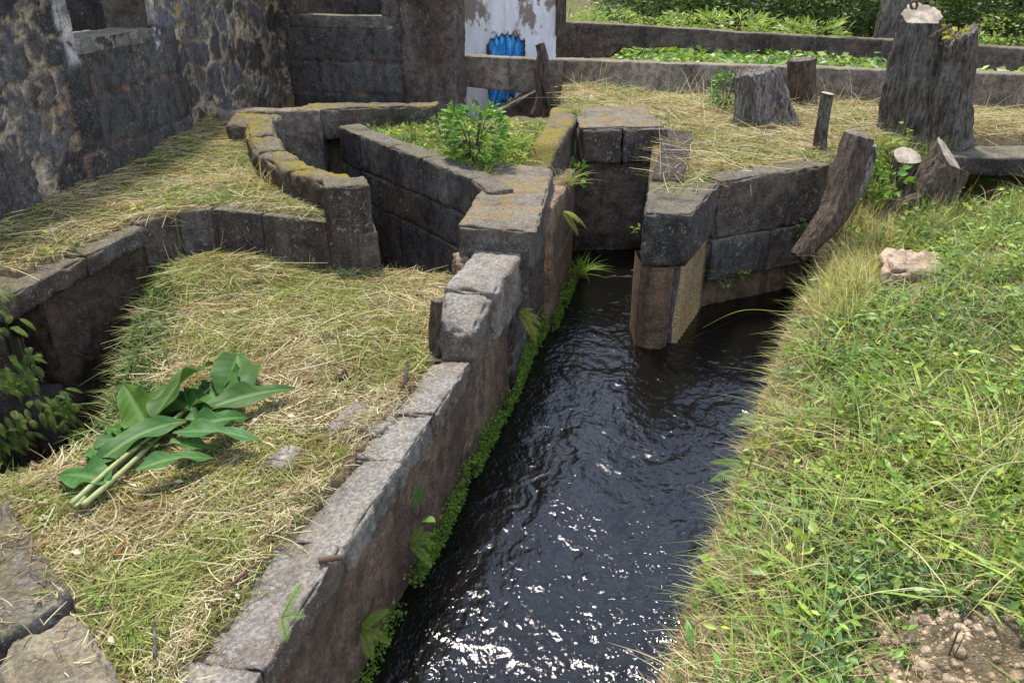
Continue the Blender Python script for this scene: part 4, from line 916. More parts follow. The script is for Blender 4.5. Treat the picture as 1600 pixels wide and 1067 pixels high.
def tufts(mb, cx, cy, per, L, w, colr, spread=.05, lean=.45, arch=.5, prof='blade', segs=4, zoff=0., jit=.14, dirn=None):
    n = len(cx)*per; x = np.repeat(cx, per)+R.normal(0, spread, n); y = np.repeat(cy, per)+R.normal(0, spread, n)
    z = gz(x, y)-.01+zoff
    az = R.uniform(-math.pi, math.pi, n); tl = np.abs(R.normal(0, lean, n))
    D = np.stack([np.cos(az)*tl, np.sin(az)*tl, np.ones(n)], -1)
    if dirn is not None: D[:, :2] += np.asarray(dirn)
    B = np.stack([np.cos(az), np.sin(az), -np.full(n, .8)], -1)*(R.uniform(.1, 1, n)*arch)[:, None]
    V, Q, k = ribbons(np.c_[x, y, z], D, np.stack([np.cos(az), np.sin(az), np.full(n, .3)], -1), R.uniform(*L, n), R.uniform(*w, n), segs, B, prof)
    c = np.repeat(pick(colr, len(cx), .12), per, 0)*(1+R.normal(0, jit, (n, 1))); mb.add(V, Q, rep(np.clip(c, .005, .9), k))
def plantlets(mb, cx, cy, per, rad, hgt, L, colr, wr=.55, zoff=0.):
    if not len(cx): return
    m = len(cx); n = m*per; a = R.uniform(-math.pi, math.pi, n); r = np.sqrt(R.uniform(0, 1, n))*np.repeat(rad, per)
    x = np.repeat(cx, per)+np.cos(a)*r; y = np.repeat(cy, per)+np.sin(a)*r; H = np.repeat(hgt, per)
    z = gz(np.repeat(cx, per), np.repeat(cy, per))*.5+gz(x, y)*.5+H*R.uniform(.15, 1., n)*(1-.5*r/np.repeat(rad, per))+zoff
    D = np.stack([np.cos(a), np.sin(a), R.uniform(-.5, .5, n)], -1)+rdir(n)*.6; N = rdir(n, .4, 2.2)
    l = R.uniform(*L, n); V, Q, k = cards(np.c_[x, y, z], D, N, l, l*R.uniform(wr*.8, wr*1.2, n))
    c = np.repeat(pick(colr, m, .14), per, 0)*(1+R.normal(0, .14, (n, 1))); mb.add(V, Q, rep(np.clip(c, .005, .9), k))
def stuff(name, mb, mat, label, cat): return kind(mb.build(name, M[mat]), 'stuff', label, cat)
bank = [tuple(v) for v in offs(WALL, .33)[:9]]+BANK[9:]
_sc = scatter
def scatter(poly, n, holes=(), mask=None): return _sc(poly, n, list(holes)+CORNER, mask)
BGR = [(.30, .32, .09), (.24, .28, .07), (.38, .37, .13), (.17, .23, .05)]
mb = MB()
straw(mb, bank, 40000, (.04, .14), (.003, .008), .03, -.06, 1, grn=BGR)
straw(mb, bank, 14000, (.10, .32), (.004, .008), .05, -.03, 1, az=.6, spread=.9, zlo=-.1, zhi=.12, grn=BGR)
straw(mb, [(-3.4, 5.2), (-.6, 5.2), (-.5, 7.5), (-3.8, 7.8)], 9000, (.12, .38), (.004, .008), .07, .06, 21, zhi=.12, grn=BGR)
straw(mb, [tuple(v) for v in offs(WALL, .05)[:6]]+[tuple(v) for v in offs(WALL, .5)[:6][::-1]], 2600, (.03, .15), (.003, .006), .03, -.2, 2, zfix=1.125, zhi=.1, mask=lambda x, y: fbm(xy0(x, y), 1.7, 4, .6, 91)+1.1*(pdist(x, y, WALL)-.27) > R.uniform(-.05, .2, x.shape))
x, y, z = scatter(bank, 1500, mask=lambda x, y: fbm(xy0(x, y), 1.0, 3, .5, 6)+.45-.14*(y-2) > .1)
tufts(mb, x, y, 12, (.025, .08), (.004, .008), [(.36, .35, .05), (.28, .31, .05), (.42, .38, .1)], .04, .8, .5)
x, y, z = scatter(bank, 260); tufts(mb, x, y, 9, (.08, .22), (.004, .008), GRN, .035, .7, .7)
x, y, z = scatter(bank, 330); plantlets(mb, x, y, 6, R.uniform(.02, .07, len(x)), np.full(len(x), .04), (.02, .05), LEAFG+[(.3, .12, .05)])
straw(mb, CORNER[0], 420, (.03, .16), (.003, .007), .03, -.3, 41, zfix=1.235); straw(mb, CORNER[1], 60, (.03, .12), (.003, .006), .02, -.3, 42, zfix=1.2)
x, y, z = scatter(bank, 420); n = len(x); l = R.uniform(.03, .07, n); V, Q, k = cards(np.c_[x, y, z+.03], rdir(n), rdir(n, .8, 2), l, l*.5); mb.add(V, Q, rep(pick([(.62, .56, .42), (.3, .2, .11), (.22, .13, .07)], n), k))
stuff('mown_grass', mb, 'grass', 'matted mown hay and yellow moss covering the bank left of the stream', 'grass')
# the slope into the pit
slope = [(-2.75, 4.8), (-2.9, 5.6), (-3.35, 6.9), (-3.75, 7.6), (-3.95, 7.2), (-3.65, 5.9), (-3.35, 5.0), (-3.25, 4.5)]
mb = MB(); x, y, z = scatter(slope, 170); tufts(mb, x, y, 9, (.10, .30), (.006, .013), [(.13, .17, .04), (.09, .14, .03), (.24, .22, .09)], .06, .7, 1.0)
straw(mb, slope, 900, (.06, .2), (.004, .007), .04, 0, 4, zlo=-.5)
x, y, z = scatter(slope, 300); plantlets(mb, x, y, 9, np.full(len(x), .09), np.full(len(x), .14), (.04, .07), [(.07, .13, .025), (.05, .1, .025)])
stuff('slope_grass', mb, 'grass', 'dark rank grass and weeds on the shaded earth slope into the pit', 'grass')
mb = MB(); terr = [(-4.98, 3), (-4.5, 3), (-4.2, 5.6), (-3.98, 7.55), (-3.35, 8.15), (-2.66, 7.98), (-2.05, 7.75), (-1.85, 8.0), (-3.15, 9.9), (-3.8, 11.4), (-4.0, 12.4), (-4.55, 14.9), (-5.05, 6)]
straw(mb, terr, 15000, (.06, .3), (.0035, .008), .05, -.06, 5); straw(mb, terr, 5000, (.12, .36), (.003, .007), .06, .0, 6)
straw(mb, terr, 9000, (.04, .14), (.003, .008), .04, -.05, 26)
straw(mb, [(-3.9, 7.3), (-1.9, 7.45), (-1.9, 7.8), (-3.9, 7.9)], 900, (.1, .3), (.003, .006), .05, -.1, 6, mask=lambda x, y: gz(x, y) > 1.4)
x, y, z = scatter(terr, 170); tufts(mb, x, y, 8, (.06, .2), (.005, .01), GRN, .05, .8, .6)
x, y, z = scatter(terr, 120); plantlets(mb, x, y, 7, R.uniform(.04, .12, len(x)), np.full(len(x), .07), (.04, .09), LEAFG)
stuff('terrace_straw', mb, 'grass', 'dry cut straw lying on the terrace below the ruined wall', 'grass')
mb = MB(); mid = [(-2.3, 11.6), (-1.0, 9.95), (-.35, 9.0), (-.2, 9.7), (.3, 9.75), (.5, 10.4), (.6, 12.6), (-2.1, 12.3)]
straw(mb, mid, 7000, (.05, .25), (.004, .009), .06, .12, 7); x, y, z = scatter(mid, 420)
tufts(mb, x, y, 9, (.06, .26), (.005, .01), GRN+[(.3, .3, .06)], .05, .7, .6)
x, y, z = scatter(mid, 200); plantlets(mb, x, y, 9, R.uniform(.05, .14, len(x)), np.full(len(x), .12), (.05, .10), LEAFG)
stuff('platform_grass', mb, 'grass', 'green and yellow grass on the small platform between the sluice and the stream', 'grass')
mb = MB(); rpl = [(1.78, 8.7), (1.95, 8.5), (2.55, 9.3), (3.4, 9.7), (4.25, 10.1), (4.7, 10.6), (5.6, 10.9), (6.1, 11.6), (12, 11.3), (12, 12.6), (8.8, 13.55), (2.4, 15.55), (1.0, 15.9), (1.0, 13.0), (2.35, 12.8), (2.3, 11.6), (2.0, 10.2)]
straw(mb, rpl, 15000, (.06, .25), (.005, .010), .06, -.12, 8, zhi=.4); straw(mb, rpl, 14000, (.2, .6), (.004, .009), .10, -.2, 9, zlo=-.15, zhi=.35)
straw(mb, rpl, 14000, (.06, .2), (.004, .009), .06, -.05, 19)
straw(mb, [(1.7, 8.6), (2.5, 9.3), (4.2, 10), (4.4, 10.5), (3.2, 10.9), (2.2, 10.6)], 5000, (.05, .2), (.004, .009), .05, .22, 10)
x, y, z = scatter(rpl, 300); tufts(mb, x, y, 8, (.06, .24), (.006, .012), GRN, .06, .8, .6)
x, y, z = scatter(rpl, 90); tufts(mb, x, y, 5, (.4, 1.0), (.005, .009), STRAW, .08, .5, .6)
x, y, z = scatter(rpl, 120); plantlets(mb, x, y, 8, R.uniform(.05, .15, len(x)), np.full(len(x), .1), (.05, .1), LEAFG)
straw(mb, [(.95, 11.3), (2.3, 11.4), (2.2, 12.9), (1, 12.9)], 500, (.06, .25), (.004, .009), .03, -.1, 8)
stuff('cut_straw', mb, 'grass', 'thick layer of pale cut straw on the platform around the sawn stumps', 'straw')

# right bank
bare = [XY(px, py, 1.0) for px, py in ((1330, 955), (1380, 915), (1450, 900), (1560, 940), (1660, 985), (1660, 1120), (1430, 1120), (1370, 1040))]
inl = lambda x, y: pdist(x, y, RB_EDGE) > .17+.1*n2(x, y, 3)
bare2 = [XY(px, py, 1.1) for px, py in ((1375, 405), (1440, 385), (1485, 405), (1470, 440), (1400, 440))]
nob = lambda x, y: (~inpoly(x, y, bare) | (R.uniform(0, 1, x.shape) < .02)) & ~inpoly(x, y, bare2)
rbk = [tuple(np.array(v)+[.03, 0]) for v in RB_EDGE]+[(4.0, 8.8), (4.9, 9.3), (5.7, 9.5), (7, 9.75), (8.5, 9.8), (8.5, 6), (6, 4), (3.6, 1.8), (.6, 1.2)]
edge_ = [tuple(v) for v in RB_EDGE[1:9]]+[(v[0]+.45, v[1]) for v in RB_EDGE[1:9]][::-1]
mb = MB()
straw(mb, rbk, 16000, (.05, .3), (.0035, .007), .07, -.02, 11, mask=nob, zhi=.5)
straw(mb, edge_, 5000, (.06, .22), (.003, .006), .10, -.25, 12, zlo=-.4, zhi=.6)
ed2 = [XY(px, py, .5) for px, py in ((1050, 1090), (1130, 880), (1220, 880), (1260, 960), (1230, 1090))]
straw(mb, ed2, 4200, (.08, .24), (.003, .006), .10, -.4, 13, zlo=-.3, zhi=.5)
x, y, z = scatter(rbk, 1500, mask=lambda x, y: nob(x, y) & inl(x, y) & (fbm(xy0(x, y), .8, 3, .5, 2) > -.25)); tufts(mb, x, y, 11, (.12, .42), (.004, .010), GRN+[(.30, .36, .07), (.48, .42, .2)], .06, .6, .9)
x, y, z = scatter(rbk, 420, mask=lambda x, y: nob(x, y) & inl(x-.15, y)); tufts(mb, x, y, 6, (.3, .7), (.006, .013), [(.25, .28, .06), (.42, .36, .16), (.2, .24, .06)], .06, .9, 1.1)
x, y, z = scatter(rbk, 260, mask=lambda x, y: nob(x, y) & inl(x-.1, y)); tufts(mb, x, y, 6, (.2, .45), (.018, .034), [(.17, .27, .05), (.25, .34, .07)], .05, .7, .9, 'leaf')
gold = [XY(px, py, .8) for px, py in ((1268, 470), (1290, 395), (1330, 365), (1400, 350), (1400, 400), (1370, 440), (1330, 500))]
x, y, z = scatter(gold, 190); tufts(mb, x, y, 15, (.2, .55), (.005, .009), [(.62, .52, .27), (.5, .42, .18), (.36, .36, .1)], .05, .5, .5)
top = [(3.9, 8.6), (4.9, 9.1), (5.7, 9.3), (7.2, 9.6), (9, 9.6), (9, 9.0), (5, 8.6)]
x, y, z = scatter(top, 200); tufts(mb, x, y, 8, (.18, .5), (.004, .008), [(.4, .36, .16), (.25, .28, .07), (.2, .25, .05)], .06, .45, .6)
mnd = [(4.1, 9.3), (4.9, 9.05), (5.7, 9.3), (6.0, 10.0), (6.0, 10.8), (5.2, 10.8), (4.5, 10.3)]
x, y, z = scatter(mnd, 150); tufts(mb, x, y, 7, (.2, .6), (.006, .011), [(.4, .34, .18), (.3, .2, .1), (.2, .28, .06), (.12, .2, .04)], .07, .35, .4)
x, y, z = scatter(mnd, 120); plantlets(mb, x, y, 9, R.uniform(.08, .16, len(x)), R.uniform(.15, .5, len(x)), (.05, .12), LEAFG)
x, y, z = scatter(rbk, 150); tufts(mb, x, y, 3, (.1, .32), (.006, .011), [(.10, .07, .045), (.2, .15, .1)], .05, .25, .1, 'straw')
x, y, z = scatter([tuple(v) for v in RB_EDGE[1:]]+[(v[0]+.12, v[1]) for v in RB_EDGE[1:]][::-1], 420); tufts(mb, x, y, 8, (.06, .22), (.004, .009), [(.5, .42, .24), (.36, .3, .14), (.26, .32, .07), (.18, .26, .05)], .04, .5, 1.1, dirn=(-.55, .1))
x, y, z = scatter(rbk, 230, mask=lambda x, y: nob(x, y) & inl(x-.2, y)); tufts(mb, x, y, 5, (.35, .7), (.006, .012), [(.34, .40, .09), (.52, .46, .24), (.24, .32, .07)], .07, .55, 1.2)
x, y, z = scatter(rbk, 420, mask=lambda x, y: nob(x, y) & (fbm(xy0(x, y), 1.2, 3, .6, 71) > .12)); tufts(mb, x, y, 16, (.1, .34), (.004, .009), [(.58, .48, .28), (.48, .38, .2), (.34, .24, .13)], .07, .9, 1.)
stuff('bank_grass', mb, 'grass', 'tall tangled green and dry grass all over the right bank', 'grass')
mb = MB()
x, y, z = scatter(rbk, 4200, mask=lambda x, y: nob(x, y) & (fbm(xy0(x, y), 1.3, 3, .6, 31) > -.08))
pal = fbm(xy0(x, y), .7, 3, .5, 33)
for lo, hi, cc in ((-9, -.06, LEAFG[:2]+[(.26, .30, .04)]), (-.06, .1, LEAFG[:3]), (.1, 9, [(.09, .18, .05), (.13, .22, .08), (.15, .27, .04)])):
    k = (pal > lo) & (pal <= hi); plantlets(mb, x[k], y[k], 13, R.uniform(.06, .15, k.sum()), R.uniform(.06, .28, k.sum()), (.03, .075), cc)
x, y, z = scatter(rbk, 330, mask=nob); plantlets(mb, x, y, 9, R.uniform(.08, .16, len(x)), R.uniform(.12, .34, len(x)), (.06, .13), [(.19, .31, .05), (.28, .37, .06), (.12, .24, .05)], .45)
x, y, z = scatter(rbk, 26); plantlets(mb, x, y, 3, np.full(len(x), .06), np.full(len(x), .15), (.03, .06), [(.35, .10, .04), (.2, .03, .03), (.45, .38, .03)])
x, y, z = scatter(rbk, 110, mask=lambda x, y: nob(x, y) & inl(x-.1, y)); plantlets(mb, x, y, 22, R.uniform(.12, .22, len(x)), R.uniform(.3, .55, len(x)), (.05, .12), [(.24, .36, .05), (.32, .40, .06), (.15, .26, .05), (.20, .30, .10)], .42)
stuff('ground_cover', mb, 'leaf', 'low leafy weeds and rose shoots spreading through the grass of the right bank', 'weeds')
mb = MB()
for c in np.stack(scatter(bare, 1500), -1):
    s = R.uniform(.1, 1)**9*.035+.004
    q4 = [(c[0]-s, c[1]-s*.8), (c[0]+s*.8, c[1]-s), (c[0]+s, c[1]+s), (c[0]-s*.7, c[1]+s*.9)]
    mb.add(*hexv(box8(q4, c[2]-s*.7, c[2]+s*R.uniform(.2, .8)), .5*s, s*1.0, s*.4, R.uniform(0, 50)))
stuff('soil_clods', mb, 'earth', 'crumbly tan clods of bare earth at the lower right', 'earth')

# moss and ferns along the waterline of the left wall
mb = MB(); n = 15000; s = R.uniform(1.2, 9.2, n); zz = np.abs(R.normal(0, 1, n))*(.07+.11*np.clip(fbm(np.c_[s, 0*s, 0*s], 1.3, 3, .6, 3)+.4, 0, 1))+.0
k = (fbm(np.c_[s, zz*2, 0*s], 1.6, 3, .6, 8) > -.22) & (zz < .42) & ((s > 3.0) | (R.uniform(0, 1, n) < .25)); s, zz = s[k], zz[k]; n = len(s)
o1 = offs(WALL, -.035); bp = np.c_[np.interp(s, Lw, o1[:, 0]), np.interp(s, Lw, o1[:, 1]), zz]; bp[:, 0] += R.uniform(-.01, .05, n)
bp[:, 0] += np.where(s > 7.35, .10, 0)
D = rdir(n, -.6, .4); D[:, 0] = np.abs(D[:, 0]); V, Q, k = cards(bp, D, rdir(n, .1, 1.)+[1, -.4, .3], R.uniform(.015, .035, n), R.uniform(.012, .022, n))
mb.add(V, Q, rep(pick([(.13, .22, .02), (.09, .17, .02), (.19, .26, .03), (.06, .11, .02)], n), k))
stuff('waterline_moss', mb, 'mossleaf', 'bright green moss strip along the foot of the channel wall at the waterline', 'moss')

# ------------------------------------------------------------------ single plants
def frond(mb, base, dirn, L, width, droop, colr, pairs=13, seed=0):
    dirn = np.asarray(dirn, float); dirn /= np.linalg.norm(dirn); t = np.linspace(0, 1, pairs*2+1)
    c = np.asarray(base)+dirn*(t*L)[:, None]+np.array([0, 0, -1.])*(droop*L*t**2)[:, None]
    V, F = tube(c, np.linspace(.004, .0015, len(t)), 4, False); mb.add(V, F, np.array(colr)*.8)
    tt_ = np.gradient(c, axis=0); tt_ /= np.linalg.norm(tt_, axis=1)[:, None]; sd = np.cross(tt_, [0, 0, 1.]); sd /= np.maximum(np.linalg.norm(sd, axis=1), 1e-6)[:, None]
    k = np.arange(2, len(t)); up = np.cross(sd, tt_)
    for sg in (-1, 1):
        pl_ = width*np.sin(np.pi*np.clip(t[k]*.86+.12, 0, 1))**.8*.5; D = sd[k]*sg+tt_[k]*.45+up[k]*.1
        B = np.tile([0, 0, -.25], (len(k), 1)); V, Q, kk = ribbons(c[k], D, up[k]+R.normal(0, .12, (len(k), 3)), pl_, L/pairs*.30+0*pl_, 3, B, 'leaf', .15)
        mb.add(V, Q, rep(np.clip(np.array(colr)*(1+R.normal(0, .12, (len(k), 1))), .005, .9), kk))
def fern(label, base, fronds, colr, width=.16, group='ferns'):
    t = thing('fern', label, 'fern', base, group)
    for (dx, dy, dz, L, dr) in fronds:
        mb = MB(); frond(mb, base, (dx, dy, dz), L, width, dr, colr); mb.build('frond', M['mossleaf'], t)
FC = (.13, .22, .035)
def E(px, py, up=0.): return G(px, py)+[0, 0, up]
fern('feathery fern leaning over the water from the right bank edge, midway down', E(1185, 735), [(-1, -.2, .25, .42, .35), (-1, .5, .35, .40, .4), (-.8, -.8, .3, .3, .4), (-.3, .9, .5, .3, .5)], FC)
fern('pale fern sprouting at the right bank edge just above the other overhanging fern', E(1205, 660), [(-1, .1, .3, .36, .4), (-.8, .7, .3, .32, .4), (-.7, -.7, .4, .3, .4)], (.17, .24, .07))
fern('fern with upright fronds deep in the weeds of the right bank', E(1330, 660), [(.3, .5, 1, .45, .3), (-.5, .3, 1, .42, .3), (.8, -.2, .8, .42, .4), (-.2, -.6, .9, .4, .3), (-.9, .1, .6, .4, .3)], (.15, .24, .05))
fern('fern right of the tan rock on the right bank', E(1490, 440), [(-1, .2, .5, .5, .3), (.6, .5, .7, .4, .3), (-.4, -.6, .6, .42, .3), (.9, -.3, .5, .4, .4)], FC)
fern('fern fronds amid brambles on the right bank below the upright fern', E(1395, 540), [(-.8, .4, .7, .4, .3), (.7, .6, .7, .4, .3), (0, -.8, .6, .4, .3)], FC)
def wp(px, py, depth_line=0.0):     # pixel on the stream face of the left wall
    for s in np.arange(.2, 9.6, .01):
        q = ofn(s, -.03-(.1 if s > 7.35 else 0)); zz_ = None
        r = ray(px, py); t = q[1]/r[1]
        if r[0]*t <= q[0]: return np.array([q[0], q[1], CH+r[2]*t])
    return np.array([q[0], q[1], .5])
fern('little fern growing from a joint under the coping, lower left wall', wp(440, 965), [(.5, .8, .9, .20, .2), (.9, .2, .4, .12, .5), (.4, -.9, .2, .12, .5)], (.14, .24, .04), .07)
fern('yellow green fern tuft low on the channel wall near the bottom edge', wp(565, 985), [(.6, .5, .6, .24, .4), (.9, -.3, .4, .2, .6), (.4, -.8, .3, .2, .6), (.3, .9, .2, .22, .5)], (.2, .28, .03), .10)
fern('fern clump in the moss of the channel wall, below the broad leaved seedling', wp(640, 850), [(.8, .6, .5, .24, .5), (.7, -.7, .3, .24, .5), (.9, 0, .6, .2, .5), (.4, .9, .6, .2, .4)], (.17, .26, .03), .1)
fern('golden maidenhair fern hanging at the far end of the channel wall above dark water', wp(812, 490), [(.8, -.5, .3, .26, .6), (.9, .3, .2, .24, .6), (.6, -.9, -.2, .3, .5), (.7, .7, .5, .22, .5), (.8, -.4, -.5, .25, .3)], (.30, .32, .03), .13)
fern('yellowish fern hanging from the upper end of the pier wall', wp(880, 330), [(.9, -.4, .1, .3, .7), (.8, -.8, .3, .26, .6), (.9, .2, -.2, .3, .5), (.6, -.8, -.4, .3, .4)], (.26, .28, .05), .12)
def broadleaf(name, label, base, n, rad, hgt, L, colr, wr=.42, cat='plant', mat='leaf', stems=4, group=None, zmin=.1, shell=.5):
    t = thing(name, label, cat, base, group); mb = MB(); ms = MB()
    for k in range(stems):
        a = R.uniform(0, 6.28); tip = np.asarray(base)+[math.cos(a)*rad*.6, math.sin(a)*rad*.6, hgt*R.uniform(.6, .95)]
        ms.add(*tube(smooth_path([base, np.asarray(base)*.5+tip*.5+[0, 0, hgt*.1], tip], 8), np.linspace(.014, .004, 8)*max(.5, min(1.6, hgt)), 6))
    v = rdir(n, -1, 1); r = R.uniform(shell, 1, n)**.6; a = v*r[:, None]
    lump = 1+.35*fbm(v*1.7, 1.5, 3, .6, R.uniform(0, 99)); a *= lump[:, None]
    p = np.asarray(base)+[0, 0, hgt*.5]+a*[rad, rad, hgt*.5]; p[:, 2] = np.maximum(p[:, 2], base[2]+zmin*hgt*.3)
    D = v*[1, 1, .6]+rdir(n)*.7+[0, 0, .25]; N = rdir(n, .3, 1.6); l = R.uniform(*L, n)
    V, Q, k = ribbons(p, D, N, l, l*R.uniform(wr*.8, wr*1.2, n), 3, np.tile([0, 0, -.2], (n, 1)), 'leaf', .25); mb.add(V, Q, rep(pick(colr, n, .2), k))
    ms.build('stems', M['bark_brown'], t); mb.build('leaves', M[mat], t); return t
GL = [(.10, .22, .03), (.14, .27, .04), (.07, .16, .03), (.20, .30, .05)]
b0 = P(742, 262, 1.74); broadleaf('leafy_shrub', 'bright green leafy shrub sprouting at the corner of the platform behind the concrete block', b0+[0, .08, 0], 760, .40, .86, (.07, .14), GL, .36, 'shrub', stems=9)
t = thing('seed_head', 'dark withered brown head hanging in front of the leafy green shrub', 'dead leaves', b0+[0, -.2, .3]); mb = MB(); n = 46
v = rdir(n, -1, 1); l = R.uniform(.05, .11, n); V, Q, k = ribbons(b0+[0, -.18, .30]+v*[.09, .06, .13], v+[0, 0, -.6], rdir(n, 0, 1), l, l*.5, 3, None, 'leaf', .4); mb.add(V, Q, rep(pick([(.045, .025, .015), (.09, .05, .025)], n), k)); mb.build('leaves', M['leaf'], t)
broadleaf('weed', 'spindly weed with small leaves at the left side of the grassy platform', P(692, 222, 1.76), 120, .20, .42, (.05, .1), [(.2, .28, .05), (.14, .22, .05)], .4, stems=5)
broadleaf('weed', 'sprawling grassy weed on the platform right of the leafy shrub', P(800, 242, 1.74), 260, .26, .26, (.08, .2), [(.28, .34, .05), (.2, .3, .04)], .14, stems=4)
broadleaf('leafy_sprout', 'dark green leafy sprout standing left of the grey fluted stump', G(1132, 175), 260, .24, .75, (.09, .18), GL[:3], .26, stems=6)
broadleaf('leafy_sprout', 'yellow leaved sprout between the fluted stump and the square topped stump', G(1225, 150), 50, .14, .35, (.10, .18), [(.36, .38, .03), (.28, .33, .04)], .5, stems=4)
broadleaf('creeper', 'green vine leaves covering the right side of the thick slanting stump', G(1508, 300)+[0, 0, .05], 150, .30, .75, (.08, .16), GL[:3], .75, stems=5)
broadleaf('creeper', 'dark vine leaves tangled between the leaning stump and the short thin stump', G(1375, 312), 130, .30, .55, (.06, .13), GL[:3], .7, stems=5)
broadleaf('leafy_sprout', 'tuft of yellow leaves growing on top of the tallest double stump', PY(1492, 62, G(1478, 215)[1]), 46, .18, .16, (.08, .16), [(.36, .34, .04), (.3, .3, .05)], .4, stems=3)
broadleaf('seedling', 'broad leaved green seedling on the channel wall above the moss', wp(648, 812)+[.03, 0, 0], 5, .10, .12, (.12, .15), [(.12, .26, .05)], .8, stems=2)
broadleaf('creeper', 'ivy leaves hanging down the wall at the head of the stream', np.array([.95, 10.95, 1.05]), 40, .13, .5, (.08, .14), GL[:3], .75, stems=2)
broadleaf('weed', 'bright seedling clinging to the dark wall left of the pillar top', np.array([1.52, 8.6, 1.15]), 16, .07, .12, (.04, .08), [(.25, .36, .04)], .6, stems=2)
broadleaf('weed', 'weeds growing from the joints of the dark block wall right of the pillar', np.array([2.72, 9.0, .40]), 120, .3, .22, (.03, .07), [(.10, .17, .03), (.16, .22, .04)], .5, stems=3)
broadleaf('weed', 'weeds hanging where the block wall meets the right bank', P(1270, 385, .62), 200, .30, .5, (.04, .09), [(.10, .17, .03), (.16, .22, .04)], .4, stems=3)
def tuft_thing(label, x, y, per, L, w, colr, z=None, dirn=None, spread=.06):
    mb = MB(); zo = 0 if z is None else z-gz1(x, y); tufts(mb, np.array([x]), np.array([y]), per, L, w, colr, spread, .55, .7, zoff=zo, dirn=dirn)
    o = mb.build('grass_tuft', M['grass']); tag(o, label, 'grass', 'single grass tufts')
g = G(400, 300); tuft_thing('tall dry grass tuft on the terrace against the mossy rounded wall', g[0], g[1], 70, (.25, .75), (.006, .011), [(.42, .36, .15), (.3, .3, .09)], spread=.16)
tuft_thing('lush green grass tuft hanging over the water at the end of the pier wall', .95, 10.0, 80, (.2, .42), (.007, .013), [(.17, .28, .03)], .12, (.3, -.3))
tuft_thing('grass tuft trailing down from the top of the pier wall', .70, 9.55, 60, (.2, .45), (.006, .012), [(.3, .32, .07), (.4, .36, .16)], 1.5, (.3, -.2))
tuft_thing('dry grass tuft on the weir wall corner below the vine stump', 1.0, 12.2, 90, (.2, .5), (.007, .012), [(.38, .34, .12), (.25, .28, .07)], 1.9, None)
# ferny growth on the shaded pit wall
for k, (px, py, r, hh, lab) in enumerate([(0, 490, .13, .34, 'small leaved fern mat hanging on the pit wall left of the drain niche'), (50, 660, .36, .32, 'large mat of ferns on the pit wall below the drain niche'),
                                          (15, 590, .22, .35, 'small patch of fern at the very left edge, between two larger mats'), (140, 690, .26, .3, 'dark fern mat in the shadow at the bottom of the pit')]):
    Y_ = {0: 5.25, 1: 5.2, 2: 5.1, 3: 5.5}[k]; c = PY(px, py, Y_); t = thing('fern_mat', lab, 'fern', c, 'fern mats in the pit'); mb = MB()
    for _ in range(int(70*r/.3)):
        a, u = R.uniform(-1, 1), R.uniform(-.5, .5); bse = c+[a*r*.5-.04, a*r*.9+.04, u*hh]
        frond(mb, bse, (R.uniform(.1, 1), R.uniform(-1, .3), R.uniform(-.4, .5)), R.uniform(.08, .16), R.uniform(.045, .075), R.uniform(.4, .9), np.array([(.17, .24, .035), (.11, .17, .028), (.07, .12, .022)][R.randint(3)]), 9)
    mb.build('fronds', M['mossleaf'], t)
def arc_stem(label, pts, r=.006, c=(.30, .34, .08)):
    mb = MB(); V, F = tube(smooth_path(pts, 18), np.linspace(r, r*.5, 18), 5); mb.add(V, F, np.array(c)); tag(mb.build('bent_weed', M['grass']), label, 'stem')
arc_stem('long thin green stem arching over the water from the right bank to the pillar', [G(1290, 485)+[0, 0, .1], PY(1240, 487, 8.3), PY(1160, 485, 8.2), PY(1098, 512, 8.1)])
arc_stem('long pale stem bent out over the bare soil at the right', [G(1480, 870)+[0, 0, .05], G(1520, 800)+[0, 0, .3], G(1590, 780)+[0, 0, .3]], .008, (.42, .38, .2))

# ------------------------------------------------------------------ what stands beyond the walls
mb = MB(); beyond = [(2.7, 17.6), (14, 13.2), (15, 15.0), (10.2, 16.6), (7.5, 18.6), (5.4, 22), (3.2, 22.5), (2.9, 20)]
x, y, z = scatter(beyond, 1500); plantlets(mb, x, y, 10, R.uniform(.15, .35, len(x)), R.uniform(.15, .55, len(x)), (.10, .24), [(.13, .25, .04), (.2, .33, .06), (.08, .16, .03), (.3, .36, .1)])
x, y, z = scatter(beyond, 300); tufts(mb, x, y, 8, (.3, .7), (.01, .02), GRN, .1, .6, .8)
stuff('leafy_weeds', mb, 'leaf', 'broad bright green weeds growing between the two long low walls', 'weeds')
mb = MB(); lawn = [(-2, 22), (9, 21), (22, 12), (40, 22), (40, 45), (0, 46)]
x, y, z = scatter(lawn, 5000); tufts(mb, x, y, 7, (.12, .35), (.02, .04), [(.2, .28, .05), (.28, .34, .08), (.15, .22, .04)], .25, .7, .6, segs=2)
stuff('lawn_grass', mb, 'grass', 'sunlit rough lawn beyond the far wall', 'grass')
def far_shrub(label, px, py, Y, rad, hgt, n, L, colr, wr, group, **kw):
    c = PY(px, py, Y); c[2] = gz1(c[0], c[1]); broadleaf('shrub', label, c, n, rad, hgt, L, colr, wr, 'shrub', stems=5, group=group, **kw)
YG = [(.2, .3, .05), (.28, .36, .07), (.14, .24, .04), (.38, .42, .14)]
